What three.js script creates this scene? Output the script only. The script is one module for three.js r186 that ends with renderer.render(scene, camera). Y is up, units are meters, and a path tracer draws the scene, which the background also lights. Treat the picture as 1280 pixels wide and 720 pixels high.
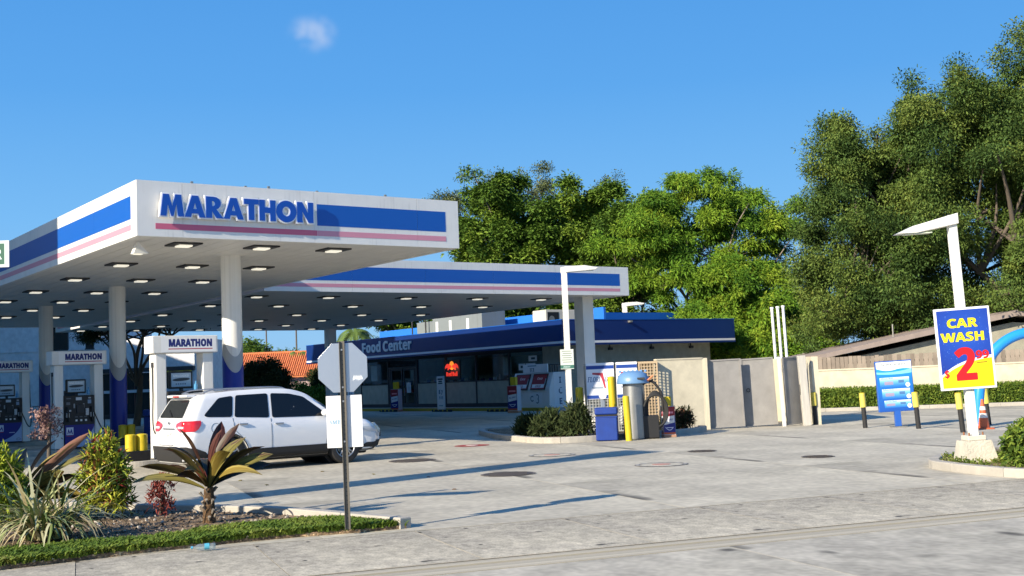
import * as THREE from 'three';
import { mergeGeometries, mergeVertices, toCreasedNormals } from 'three/addons/utils/BufferGeometryUtils.js';
import { RoundedBoxGeometry } from 'three/addons/geometries/RoundedBoxGeometry.js';
import { TextGeometry } from 'three/addons/geometries/TextGeometry.js';
import { FontLoader } from 'three/addons/loaders/FontLoader.js';
import { Brush, Evaluator, SUBTRACTION } from 'three-bvh-csg';

// ------------------------------------------------------------------ camera, sky, sun, exposure
const scene = new THREE.Scene();
const camera = new THREE.PerspectiveCamera(27.55, 16 / 9, 0.1, 2500);
camera.rotation.order = 'YXZ';
camera.position.set(0, 1.7, 0);
camera.rotation.set(THREE.MathUtils.degToRad(4.4126), 0, THREE.MathUtils.degToRad(-2.2817));
scene.add(camera);

const TH = THREE.MathUtils.degToRad(53.8056), PHI = Math.PI / 2 - TH;      // the station stands turned 36 degrees
const E1 = new THREE.Vector3(Math.sin(TH), 0, -Math.cos(TH)), E2 = new THREE.Vector3(-Math.cos(TH), 0, -Math.sin(TH));
const ORIGIN = new THREE.Vector3(-7.88, 0, -24.66);                        // foot of the near canopy corner
const W = (u, v, y = 0) => new THREE.Vector3(ORIGIN.x + u * E1.x + v * E2.x, y, ORIGIN.z + u * E1.z + v * E2.z);

const SUN_AZ = THREE.MathUtils.degToRad(9), SUN_EL = THREE.MathUtils.degToRad(25);
const travel = E1.clone().multiplyScalar(Math.cos(SUN_AZ)).addScaledVector(E2, Math.sin(SUN_AZ));
const toSun = travel.clone().multiplyScalar(-Math.cos(SUN_EL)); toSun.y = Math.sin(SUN_EL);
const sun = new THREE.DirectionalLight(new THREE.Color(1, 0.88, 0.70), 5);
sun.position.copy(toSun).multiplyScalar(150).add(new THREE.Vector3(0, 0, -35));
sun.target.position.set(0, 0, -35); scene.add(sun, sun.target);
sun.castShadow = true; sun.shadow.mapSize.set(4096, 4096);
Object.assign(sun.shadow.camera, { left: -80, right: 80, top: 60, bottom: -60, near: 1, far: 400 });

const EXPOSURE = 1.65;
const renderer = new THREE.WebGLRenderer({ antialias: true });
renderer.toneMapping = THREE.LinearToneMapping;
renderer.toneMappingExposure = EXPOSURE;
renderer.shadowMap.enabled = true;

function rng(seed) { let a = seed >>> 0; return () => { a = (a + 0x6D2B79F5) | 0; let t = Math.imul(a ^ (a >>> 15), 1 | a); t = (t + Math.imul(t ^ (t >>> 7), 61 | t)) ^ t; return ((t ^ (t >>> 14)) >>> 0) / 4294967296; }; }
const hash = (x, y, s = 0) => { let h = Math.imul(x, 374761393) + Math.imul(y, 668265263) + Math.imul(s, 974634777) | 0; h = Math.imul(h ^ (h >>> 13), 1274126177); return ((h ^ (h >>> 16)) >>> 0) / 4294967296; };
const mod = (a, n) => ((a % n) + n) % n;
function vnoise(x, y, per, s) { // periodic value noise
  const xi = Math.floor(x), yi = Math.floor(y), fx = x - xi, fy = y - yi, ux = fx * fx * (3 - 2 * fx), uy = fy * fy * (3 - 2 * fy);
  const h = (a, b) => hash(mod(a, per), mod(b, per), s);
  return (h(xi, yi) * (1 - ux) + h(xi + 1, yi) * ux) * (1 - uy) + (h(xi, yi + 1) * (1 - ux) + h(xi + 1, yi + 1) * ux) * uy;
}
const fbm = (x, y, per, s, oct = 4) => { let a = 0, w = .5, t = 0; for (let o = 0; o < oct; o++) { a += w * vnoise(x, y, per, s + o); t += w; w *= .55; x *= 2; y *= 2; per *= 2; } return a / t; };

{ // clear morning sky with one small cloud
  const w = 2048, h = 1024, d = new Float32Array(w * h * 4);
  const stops = [[-90, .22, .34, .5], [-1, .26, .43, .66], [0.5, .34, .58, .84], [3, .29, .58, .91], [8, .195, .505, .92], [14, .115, .395, .86], [19, .090, .345, .81], [35, .055, .245, .66], [90, .035, .16, .48]];
  const cd = new THREE.Vector3(-.15566733, .28865243, -.94469437), cr = new THREE.Vector3(0, 1, 0).cross(cd).normalize().negate(), cu = cd.clone().cross(cr).normalize(); if (cu.y < 0) cu.negate();
  const dir = new THREE.Vector3();
  for (let j = 0; j < h; j++) {
    const el = ((j + .5) / h - .5) * 180, er = el * Math.PI / 180; let k = 0; while (k < stops.length - 2 && el > stops[k + 1][0]) k++;
    const A = stops[k], B = stops[k + 1], t = Math.min(1, Math.max(0, (el - A[0]) / (B[0] - A[0])));
    for (let i = 0; i < w; i++) {
      const az = ((i + .5) / w - .5) * 2 * Math.PI; dir.set(Math.cos(er) * Math.cos(az), Math.sin(er), Math.cos(er) * Math.sin(az));
      const c = Math.max(0, dir.dot(toSun)), gl = .22 * Math.pow(c, 8) + .55 * Math.pow(c, 60);
      let r = A[1] + (B[1] - A[1]) * t + gl, g = A[2] + (B[2] - A[2]) * t + gl * .92, b = A[3] + (B[3] - A[3]) * t + gl * .8;
      if (dir.dot(cd) > .99) {
        const x = dir.dot(cr) / .021, y = dir.dot(cu) / .0165;
        const m = Math.max(0, 1 - Math.hypot(x * .95, y)) , n = fbm(x * 3.4 + 20 + .5 * y, y * 3.0 + 20, 64, 5, 6);
        const q = Math.min(1, Math.max(0, m * 2.1 * (n * 2.4 - .72))) * .5;
        r += (.60 - r) * q; g += (.70 - g) * q; b += (.90 - b) * q;
      }
      const o = (j * w + i) * 4, K = 1 / EXPOSURE; d[o] = r * K; d[o + 1] = g * K; d[o + 2] = b * K; d[o + 3] = 1;
    }
  }
  const t = new THREE.DataTexture(d, w, h, THREE.RGBAFormat, THREE.FloatType);
  t.mapping = THREE.EquirectangularReflectionMapping; t.magFilter = t.minFilter = THREE.LinearFilter; t.needsUpdate = true;
  scene.background = t; scene.environment = t;
}

// ------------------------------------------------------------------ helpers
const used = new Map();
const numbered = (n) => { const k = used.get(n) ?? 0; used.set(n, k + 1); return k ? `${n}_${String(k).padStart(3, '0')}` : n; };
const V = (x, y, z) => new THREE.Vector3(x, y, z);
const rad = THREE.MathUtils.degToRad;
const lin = (r, g, b) => new THREE.Color().setRGB(r, g, b);
function M(color, rough = .8, extra = {}) { return new THREE.MeshStandardMaterial({ color: color.isColor ? color : new THREE.Color(color), roughness: rough, side: THREE.DoubleSide, ...extra }); }
function P(color, rough, extra = {}) { return new THREE.MeshPhysicalMaterial({ color: color.isColor ? color : new THREE.Color(color), roughness: rough, side: THREE.DoubleSide, ...extra }); }
function add(name, geo, mat, parent) {
  const m = new THREE.Mesh(Array.isArray(geo) ? merge(geo) : geo, mat); m.name = parent === scene ? numbered(name) : name; m.castShadow = m.receiveShadow = true; parent.add(m); return m;
}
function merge(list) {
  return mergeGeometries(list.map((g) => { let q = g.index ? g.toNonIndexed() : g; q = q.clone(); for (const k of Object.keys(q.attributes)) if (!['position', 'normal', 'uv'].includes(k)) q.deleteAttribute(k); if (!q.attributes.uv) q.setAttribute('uv', new THREE.BufferAttribute(new Float32Array(q.attributes.position.count * 2), 2)); if (!q.attributes.normal) q.computeVertexNormals(); q.morphAttributes = {}; return q; }));
}
function thing(name, label, category, pos = [0, 0, 0], turn = 0, group) {
  const o = new THREE.Group(); o.name = numbered(name); scene.add(o);
  if (pos.isVector3) o.position.copy(pos); else o.position.set(...pos);
  o.rotation.y = turn; o.userData = { label, category }; if (group) o.userData.group = group; return o;
}
const tag = (o, label, category, group) => { o.userData = { ...o.userData, label, category }; if (group) o.userData.group = group; return o; };
const struct = (o) => { o.userData.kind = 'structure'; return o; };
function uvBox(g, s = 1, ox = 0, oy = 0) { // uv in metres, by the way each face points
  g = g.index ? g.toNonIndexed() : g; const p = g.attributes.position; g.computeVertexNormals(); const n = g.attributes.normal, uv = new Float32Array(p.count * 2);
  for (let i = 0; i < p.count; i++) {
    const ax = Math.abs(n.getX(i)), ay = Math.abs(n.getY(i)), az = Math.abs(n.getZ(i)), x = p.getX(i), y = p.getY(i), z = p.getZ(i);
    let a, b; if (ay >= ax && ay >= az) { a = x; b = z; } else if (ax >= az) { a = z; b = y; } else { a = x; b = y; }
    uv[2 * i] = a * s + ox; uv[2 * i + 1] = b * s + oy;
  }
  g.setAttribute('uv', new THREE.BufferAttribute(uv, 2)); return g;
}
const bx = (x0, x1, y0, y1, z0, z1) => uvBox(new THREE.BoxGeometry(Math.abs(x1 - x0), Math.abs(y1 - y0), Math.abs(z1 - z0)).translate((x0 + x1) / 2, (y0 + y1) / 2, (z0 + z1) / 2));
const rbx = (x0, x1, y0, y1, z0, z1, r = .01, seg = 2) => new RoundedBoxGeometry(Math.abs(x1 - x0), Math.abs(y1 - y0), Math.abs(z1 - z0), seg, r).translate((x0 + x1) / 2, (y0 + y1) / 2, (z0 + z1) / 2);
const cyl = (r0, r1, h, x, y, z, seg = 20) => new THREE.CylinderGeometry(r1, r0, h, seg).translate(x, y + h / 2, z); // r0 bottom
function bar(a, b, r0, r1 = r0, seg = 8) { const d = b.clone().sub(a), L = d.length(); const g = new THREE.CylinderGeometry(r1, r0, L, seg, 1); g.translate(0, L / 2, 0); g.applyQuaternion(new THREE.Quaternion().setFromUnitVectors(V(0, 1, 0), d.normalize())); return g.translate(a.x, a.y, a.z); }
const tube = (pts, r, seg = 24, rs = 8) => new THREE.TubeGeometry(new THREE.CatmullRomCurve3(pts), seg, r, rs);
function prism(pts, depth, bevel = 0) { const s = new THREE.Shape(pts.map(([x, y]) => new THREE.Vector2(x, y))); return new THREE.ExtrudeGeometry(s, { depth, bevelEnabled: bevel > 0, bevelSize: bevel, bevelThickness: bevel, bevelSegments: 2, curveSegments: 12 }); }
function slab(pts, y0, y1) { const s = new THREE.Shape(pts.map(([x, z]) => new THREE.Vector2(x, -z))); return uvBox(new THREE.ExtrudeGeometry(s, { depth: y1 - y0, bevelEnabled: false }).rotateX(-Math.PI / 2).translate(0, y0, 0)); }
// a flat print facing +z, centre (x, y), at depth z
function print(parent, name, w, h, x, y, z, draw, px = 256, mat = {}) {
  const c = document.createElement('canvas'); c.width = px; c.height = Math.max(8, Math.round(px * h / w)); const g = c.getContext('2d'); draw(g, c.width, c.height);
  const t = new THREE.CanvasTexture(c); t.colorSpace = THREE.SRGBColorSpace;
  return add(name, new THREE.PlaneGeometry(w, h).translate(x, y, z), M('#ffffff', .5, { map: t, ...mat }), parent);
}
function dataTex(w, h, fn, srgb, rx = 1, ry = 1) {
  const d = new Uint8Array(w * h * 4); const o = [0, 0, 0];
  for (let j = 0; j < h; j++) for (let i = 0; i < w; i++) { fn(i / w, j / h, o, i, j); const k = (j * w + i) * 4; d[k] = o[0] * 255; d[k + 1] = o[1] * 255; d[k + 2] = o[2] * 255; d[k + 3] = 255; }
  const t = new THREE.DataTexture(d, w, h); t.wrapS = t.wrapT = THREE.RepeatWrapping; t.magFilter = THREE.LinearFilter; t.minFilter = THREE.LinearMipmapLinearFilter; t.generateMipmaps = true; if (srgb) t.colorSpace = THREE.SRGBColorSpace; t.repeat.set(rx, ry); t.needsUpdate = true; return t;
}
const cl = (x, a = 0, b = 1) => Math.min(b, Math.max(a, x));
const sm = (a, b, x) => { const t = cl((x - a) / (b - a)); return t * t * (3 - 2 * t); };
const G3 = (o, v, r = 1, g = 1, b = 1) => { o[0] = cl(v * r); o[1] = cl(v * g); o[2] = cl(v * b); };

// surface grain shared by many materials: neutral, multiplies the base colour
const grainTex = dataTex(512, 512, (u, v, o) => { const n = fbm(u * 8, v * 8, 8, 1, 5), f = hash(Math.floor(u * 512), Math.floor(v * 512), 3); G3(o, .90 + .16 * (n - .5) + .04 * (f - .5)); }, true, .5, .5);
const fineBump = dataTex(512, 512, (u, v, o) => { G3(o, .5 + .5 * (fbm(u * 48, v * 48, 48, 7, 3) - .5) + .25 * (hash(Math.floor(u * 512), Math.floor(v * 512), 9) - .5)); }, false, .8, .8);
// painted metal: faint grime streaks running down
const paintTex = dataTex(512, 512, (u, v, o) => { const st = fbm(u * 60, v * 3, 60, 21, 3), n = fbm(u * 6, v * 6, 6, 22, 4); const k = 1 - .045 * sm(.55, .8, st) * sm(.3, .7, n) - .05 * (n - .3); G3(o, k, 1, .995, .98); }, true, .4, .4);
const stuccoBump = fineBump.clone(); stuccoBump.repeat.set(2.2, 2.2); stuccoBump.needsUpdate = true;

const MAT = {
  white: M(lin(.80, .80, .79), .42, { map: paintTex }),
  whiteGloss: M(lin(.80, .80, .80), .3),
  blue: M(lin(.004, .095, .43), .42),
  letter: M(lin(.004, .075, .42), .4, { flatShading: true }),
  trim: M(lin(.86, .86, .86), .35, { flatShading: true }),
  joint: M(lin(.10, .09, .075), .95),
  navy: M(lin(.003, .024, .14), .42),
  pink: M(lin(.66, .28, .36), .45),
  colBlue: M(lin(.002, .018, .26), .36),
  colGrey: M(lin(.36, .38, .40), .45),
  soffit: M(lin(.74, .74, .73), .45, { map: paintTex }),
  black: M(lin(.012, .012, .013), .5),
  rubber: M(lin(.018, .018, .019), .75),
  dark: M(lin(.03, .03, .033), .6),
  steel: M(lin(.42, .43, .45), .35, { metalness: .85 }),
  galv: M(lin(.42, .41, .37), .5, { metalness: .7, map: grainTex }),
  yellow: M(lin(.72, .55, .015), .5, { map: grainTex }),
  trashBlue: M(lin(.005, .045, .30), .5, { map: grainTex }),
  beige: M(lin(.42, .40, .31), .85, { map: grainTex, bumpMap: stuccoBump, bumpScale: .004 }),
  cream: M(lin(.72, .66, .50), .85, { map: grainTex, bumpMap: stuccoBump, bumpScale: .004 }),
  kerb: M(lin(.50, .47, .41), .9, { map: grainTex, bumpMap: fineBump, bumpScale: .006 }),
  wood: M(lin(.30, .24, .18), .85, { map: grainTex }),
  glassDark: P(lin(.015, .018, .02), .04, { specularIntensity: 1 }),
  red: M(lin(.55, .02, .03), .45),
};

// ------------------------------------------------------------------ ground: a = along the road, b = away from it
const AX = [.9374, -.3482], BX = [-.3482, -.9374];
const AB = (a, b) => [a * AX[0] + b * BX[0], a * AX[1] + b * BX[1]];
const toAB = (x, z) => [x * AX[0] + z * AX[1], x * BX[0] + z * BX[1]];

struct(add('ground', (() => { const g = new THREE.CircleGeometry(1200, 64).rotateX(-Math.PI / 2).translate(0, -.16, -60); return uvBox(g); })(), M(lin(.13, .14, .07), .95, { map: grainTex }), scene));

const CR = rng(77); // worn concrete of the lot: traffic streaks, oil spots, hairline cracks
function crackList(n, L, seed) { const r = rng(seed), out = []; for (let i = 0; i < n; i++) { let x = r(), y = r(), a = r() * 6.28; const pts = [[x, y]]; const k = 6 + r() * 20; for (let j = 0; j < k; j++) { a += (r() - .5) * .9; x += Math.cos(a) * L; y += Math.sin(a) * L; pts.push([x, y]); } out.push(pts); } return out; }
function concreteTexture(size, seed, base, opts) {
  const c = document.createElement('canvas'); c.width = c.height = size; const g = c.getContext('2d'); const im = g.createImageData(size, size); const d = im.data;
  for (let j = 0; j < size; j++) for (let i = 0; i < size; i++) {
    const u = i / size, v = j / size;
    const big = fbm(u * 5, v * 5, 5, seed, 4), mid = fbm(u * 22, v * 22, 22, seed + 10, 4), str = fbm(u * 3 + mid * .06, v * 46 + big * 2.0, 46, seed + 20, 3) , fine = hash(i, j, seed + 3), med = vnoise(u * 200, v * 200, 200, seed + 40), md2 = vnoise(u * 90 + 3, v * 90, 90, seed + 41);
    let k = 1 + opts.big * (big - .5) + opts.mid * (mid - .5) - opts.str * sm(.52, .85, str) * sm(.35, .65, big) + opts.fine * (fine - .5) + opts.fine * .8 * (med - .5) + (opts.med ?? 0) * ((med - .5) + .7 * (md2 - .5));
    const sp = vnoise(u * 90, v * 90, 90, seed + 60); if (sp > .93) k *= 1 - (sp - .93) * 3.0 * opts.spot;
    const o = (j * size + i) * 4; d[o] = cl(base[0] * k, 0, 255); d[o + 1] = cl(base[1] * k, 0, 255); d[o + 2] = cl(base[2] * k * (1 - .03 * (mid - .5)), 0, 255); d[o + 3] = 255;
  }
  g.putImageData(im, 0, 0);
  const r = rng(seed + 5); g.lineCap = 'round';
  for (let i = 0; i < opts.spots; i++) { const x = r() * size, y = r() * size, R = (2 + r() * r() * r() * 15) * size / 2048; g.fillStyle = `rgba(60,56,50,${.05 + .15 * r()})`; g.beginPath(); for (let k = 0; k < 14; k++) { const a = k / 14 * 6.283, q = R * (.55 + .6 * r()); g.lineTo(x + Math.cos(a) * q * 1.3, y + Math.sin(a) * q); } g.fill(); }
  for (const pts of crackList(opts.cracks, .012, seed + 9)) { g.strokeStyle = `rgba(50,46,40,${.25 + .3 * r()})`; g.lineWidth = .8 + r() * .9; g.beginPath(); pts.forEach(([x, y], i) => i ? g.lineTo(x * size, y * size) : g.moveTo(x * size, y * size)); g.stroke(); }
  for (let i = 0; i < opts.tyre; i++) { const y = r() * size, x = r() * size, L = (.1 + .3 * r()) * size, bend = (r() - .5) * .12 * size; g.strokeStyle = `rgba(70,66,60,${.04 + .08 * r()})`; g.lineWidth = (4 + r() * 7) * size / 2048; g.beginPath(); g.moveTo(x, y); g.quadraticCurveTo(x + L / 2, y + bend, x + L, y + bend * .3); g.stroke(); }
  const t = new THREE.CanvasTexture(c); t.colorSpace = THREE.SRGBColorSpace; t.wrapS = t.wrapT = THREE.RepeatWrapping; return t;
}
const lotTex = concreteTexture(2048, 100, [188, 181, 162], { big: .22, mid: .26, str: .40, fine: .16, spot: 4, spots: 1500, cracks: 26, tyre: 320 }); lotTex.repeat.set(1 / 30, 1 / 30);
const walkTex = concreteTexture(1024, 300, [184, 176, 157], { big: .26, mid: .36, str: .2, fine: .24, spot: 6, spots: 900, cracks: 5, tyre: 20 }); walkTex.repeat.set(1 / 7, 1 / 7);
const roadTex = concreteTexture(1024, 500, [186, 180, 164], { big: .05, mid: .05, str: .0, fine: .15, med: .05, spot: 3, spots: 350, cracks: 4, tyre: 0 }); roadTex.repeat.set(1 / 8, 1 / 8);
const lotMats = [1, .965, 1.03].map((k) => M(lin(.93 * k, .93 * k, .93 * k), .82, { map: lotTex, bumpMap: fineBump, bumpScale: .001 }));
const walkMat = M(lin(.9, .9, .9), .9, { map: walkTex, bumpMap: fineBump, bumpScale: .0016 });
const roadMat = M(lin(.86, .86, .86), .92, { map: roadTex, bumpMap: fineBump, bumpScale: .0012 });

function abBox(a0, a1, b0, b1, y0, y1) { // a slab in road-aligned coordinates, uv running on over the joints
  const g = new THREE.BoxGeometry(a1 - a0, y1 - y0, b1 - b0).translate((a0 + a1) / 2, (y0 + y1) / 2, -(b0 + b1) / 2); uvBox(g);
  g.rotateY(Math.atan2(.3482, .9374)); return g;
}
const road = struct(new THREE.Group()); road.name = 'road'; scene.add(road);
for (const [b0, b1] of [[-12, -4.7], [-4.685, 2.8], [2.815, 10.3]]) for (let a = -36; a < 36; a += 6) add('concrete_lane', abBox(a, a + 5.993, b0, b1, -.10, -.03), roadMat, road);
for (const [a0, a1] of [[-120, -36.1], [36.1, 120]]) add('concrete_lane', abBox(a0, a1, -12, 10.3, -.10, -.03), roadMat, road);
add('joint_filler', abBox(-37, 37, -12, 10.3, -.155, -.034), MAT.joint, road);
struct(add('gutter', [abBox(-90, 90, 10.315, 10.62, -.15, -.024), abBox(-90, 90, 10.635, 10.80, -.15, -.012)], walkMat, scene));
const walk = struct(new THREE.Group()); walk.name = 'sidewalk'; scene.add(walk);
for (let a = -22; a < 30; a += 1.83) add('slab', abBox(a, a + 1.822, 10.815, 13.28, -.10, -.004), walkMat, walk);
const lot = struct(new THREE.Group()); lot.name = 'forecourt'; scene.add(lot);
{ let k = 0; for (let a = -34; a < 40; a += 4.57) for (let b = 13.295, i = 0; i < 9; b += 4.27 + i * .8, i++) { const bw = 4.255 + i * .8; add('slab', abBox(a, a + 4.561, b, b + bw + .006, -.10, 0), lotMats[(k = (k * 7 + 3) % 11) % 3], lot); } }
struct(add('joint_filler', abBox(-60, 60, 10.81, 13.287, -.155, -.009), MAT.joint, scene));
struct(add('joint_filler', abBox(-60, 60, 13.289, 80, -.155, -.004), MAT.joint, scene));
struct(add('rear_pavement', abBox(-90, 90, 80, 175, -.15, -.02), lotMats[1], scene));

// ------------------------------------------------------------------ fonts
const font = await new FontLoader().loadAsync('fonts/droid/droid_sans_bold.typeface.json');
function letters(str, size, depth, grow, gap = 0) { // one geometry for each letter, laid out from x = 0
  const out = []; let x = 0;
  for (const ch of str) {
    if (ch === ' ') { x += size * .32; continue; }
    const g = new TextGeometry(ch, { font, size, depth, curveSegments: 5, bevelEnabled: grow > 0, bevelSize: grow, bevelThickness: .003, bevelSegments: 1 }); g.computeBoundingBox();
    const b = g.boundingBox; g.translate(x - b.min.x, 0, 0); x += b.max.x - b.min.x + gap; out.push(g);
  }
  return { list: out, width: x - gap };
}

// ------------------------------------------------------------------ canopies
const lampGlow = M('#fff6dd', .5, { emissive: new THREE.Color(1, .95, .8), emissiveIntensity: .42 });
function canopyLamp(parent, u, v, y) {
  const l = add('ceiling_lamp', [bx(u - .33, u + .33, y - .035, y - .001, -v - .33, -v + .33)], MAT.dark, parent);
  add('lens', rbx(u - .16, u + .16, y - .075, y - .036, -v - .16, -v + .16, .02), lampGlow, l);
}
function soffitPlanks(parent, u0, u1, v0, v1, y, step) { for (let u = u0; u < u1 - .01; u += step) add('soffit_panel', bx(u + .007, Math.min(u + step, u1) - .007, y, y + .05, -v1, -v0), MAT.soffit, parent); }
function column(parent, u, v, top, r, round, bands = true) {
  const n = 40, c = add('column', round ? cyl(r, r, top, u, 0, -v, n) : bx(u - r, u + r, 0, top, -v - r, -v + r), MAT.white, parent);
  if (bands) {
    const wave = (name, mat, rr, y0, f) => { const pos = [], idx = []; for (let i = 0; i <= n; i++) { const a = i / n * Math.PI * 2, x = Math.cos(a) * rr, z = Math.sin(a) * rr; pos.push(u + x, y0, -v + z, u + x, f(a), -v + z); if (i < n) { const k = i * 2; idx.push(k, k + 1, k + 2, k + 2, k + 1, k + 3); } } const g = new THREE.BufferGeometry(); g.setAttribute('position', new THREE.Float32BufferAttribute(pos, 3)); g.setIndex(idx); g.computeVertexNormals(); add(name, g, mat, c); };
    const dip = (a) => { const k = (1 + Math.cos(a * 2 - Math.PI - .3)) / 2; return 1 - Math.pow(k, .7); };
    wave('grey_band', MAT.colGrey, r + .004, 0, (a) => 2.52 + .52 * dip(a));
    wave('blue_base', MAT.colBlue, r + .008, 0, (a) => 2.12 + .45 * dip(a));
  }
  add('base_collar', round ? cyl(r + .05, r + .05, .03, u, .15, -v, n) : bx(u - r - .05, u + r + .05, 0, .03, -v - r - .05, -v + r + .05), MAT.galv, c);
  return c;
}
function fascia(parent, axis, at, from, to, y0, y1, out, joints, blueFrom, blueTo) {
  // panels of a fascia; axis 'u': runs along u at v = at; 'v': runs along v at u = at. out = sign of the outward normal
  const th = .12, box = (a0, a1, b0, b1, d0, d1) => axis === 'u' ? bx(a0, a1, b0, b1, -(at) + out * d0 * -1, -(at) + out * d1 * -1) : bx(at + out * d0, at + out * d1, b0, b1, -a1, -a0);
  const J = [from, ...joints, to], h = y1 - y0;
  for (let i = 0; i < J.length - 1; i++) add('fascia_panel', box(J[i] + .003, J[i + 1] - .003, y0, y1, -th, 0), MAT.white, parent);
  const strip = (name, mat, f0, f1) => { for (let i = 0; i < J.length - 1; i++) { const a = Math.max(J[i] + .003, blueFrom), b = Math.min(J[i + 1] - .003, blueTo); if (b > a) add(name, box(a, b, y0 + h * f0, y0 + h * f1, -.02, .004), mat, parent); } };
  strip('blue_stripe', MAT.blue, .335, .755); strip('pink_stripe', MAT.pink, .135, .24);
}
const CT = 6.23, CB = 5.03;
const canopyA = thing('fuel_canopy', 'white striped fuel canopy with large blue lettering, nearest the street', 'canopy', W(0, 0), PHI, 'fuel canopies');
{
  const c = canopyA, U = 8.17, L = 34;
  soffitPlanks(c, .125, U - .125, .125, L - .125, CB + .03, .4);
  fascia(c, 'u', 0, 0, U, CB, CT, -1, [1.0, 4.15, 6.95], 4.22, 7.78);
  fascia(c, 'v', 0, .003, L, CB, CT, -1, [3.0, 6.05, 9.1, 12.15, 15.2, 18.3, 21.4, 24.5, 27.6, 30.7], .38, L - .4);
  fascia(c, 'v', U, .003, L, CB, CT, 1, [3, 6, 9, 12, 15, 18, 21, 24, 27, 30], .4, L - .4);
  fascia(c, 'u', L, .13, U - .13, CB, CT, 1, [4.1], .5, U - .5);
  add('roof_deck', bx(.13, U - .13, CT - .35, CT - .30, -L + .13, -.13), MAT.galv, c);
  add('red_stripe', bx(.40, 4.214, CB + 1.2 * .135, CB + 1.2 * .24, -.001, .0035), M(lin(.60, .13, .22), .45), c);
  for (const v of [1.3, 5.75, 9.9, 14.2, 18.2, 22.3, 26.4]) for (const u of [1.5, 3.4, 5.3]) canopyLamp(c, u, v, CB + .03);
  for (const v of [3.4, 12.45, 20.8, 29.2]) column(c, 3.5, v, CB + .03, .25, true);
  // raised cabinet letters: blue faces on white trim
  const GL = { // heavy geometric capitals, one unit high: [outline, holes, width]
    M: [[[0, 0], [.13, 1], [.40, 1], [.55, .45], [.70, 1], [.97, 1], [1.10, 0], [.82, 0], [.75, .55], [.60, 0], [.50, 0], [.35, .55], [.28, 0]], [], 1.10],
    A: [[[0, 0], [.34, 1], [.64, 1], [.98, 0], [.69, 0], [.64, .17], [.34, .17], [.29, 0]], [[[.41, .38], [.57, .38], [.49, .68]]], .98],
    R: [[[0, 0], [0, 1], [.36, 1], [.52, .975], [.64, .90], [.71, .79], [.72, .68], [.69, .57], [.61, .47], [.50, .41], [.84, 0], [.50, 0], [.29, .33], [.29, 0]], [[[.29, .79], [.29, .56], [.38, .57], [.43, .62], [.44, .69], [.41, .76], [.36, .79]]], .82],
    T: [[[0, 1], [.74, 1], [.74, .75], [.51, .75], [.51, 0], [.23, 0], [.23, .75], [0, .75]], [], .74],
    H: [[[0, 0], [0, 1], [.28, 1], [.28, .64], [.55, .64], [.55, 1], [.83, 1], [.83, 0], [.55, 0], [.55, .38], [.28, .38], [.28, 0]], [], .83],
    O: [Array.from({ length: 30 }, (_, q) => [.53 + .53 * Math.cos(q / 15 * Math.PI), .5 + .525 * Math.sin(q / 15 * Math.PI)]), [Array.from({ length: 20 }, (_, q) => [.53 + .21 * Math.cos(q / 10 * Math.PI), .5 + .235 * Math.sin(q / 10 * Math.PI)])], 1.06],
    N: [[[0, 0], [0, 1], [.27, 1], [.58, .46], [.58, 1], [.86, 1], [.86, 0], [.60, 0], [.28, .55], [.28, 0]], [], .86] };
  const word = 'MARATHON', gap = .03, total = [...word].reduce((q, ch) => q + GL[ch][2] + gap, -gap), CAP = .475, kx = 3.60 / total; let lx = .47;
  for (const ch of word) {
    const [o, holes, wd] = GL[ch], f = ([x, y]) => new THREE.Vector2(x * kx, y * CAP), sh = new THREE.Shape(o.map(f)); for (const q of holes) sh.holes.push(new THREE.Path(q.map(f)));
    const l = add('letter', new THREE.ExtrudeGeometry(sh, { depth: .012, bevelEnabled: false }).translate(lx, 5.468, .106), MAT.letter, c);
    add('letter_trim', new THREE.ExtrudeGeometry(sh, { depth: .05, bevelEnabled: true, bevelSize: .03, bevelThickness: .002, bevelSegments: 1 }).translate(lx, 5.468, .054), MAT.trim, l); lx += (wd + gap) * kx;
  }
  add('raceway', bx(.5, 4.0, 5.62, 5.78, .004, .05), MAT.white, c);
  // flood light bracket under the corner
  const fl = add('flood_light', prism([[0, 0], [.34, 0], [.1, .26]], .22).translate(.25, CB - .26, -1.2), MAT.white, c); add('lens', bx(.28, .46, CB - .275, CB - .262, -1.15, -1.02), lampGlow, fl);
  for (const [u, v] of [[1.3, .3], [2.6, .4], [3.1, .25], [4.4, .4], [6.2, .3]]) add('roof_bracket', bx(u, u + .05, CT, CT + .09, -v, -v + .05), MAT.galv, c);
}
const canopyB = thing('fuel_canopy', 'white fuel canopy with blue and red stripes in front of the food shop', 'canopy', W(0, 0), PHI, 'fuel canopies');
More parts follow.
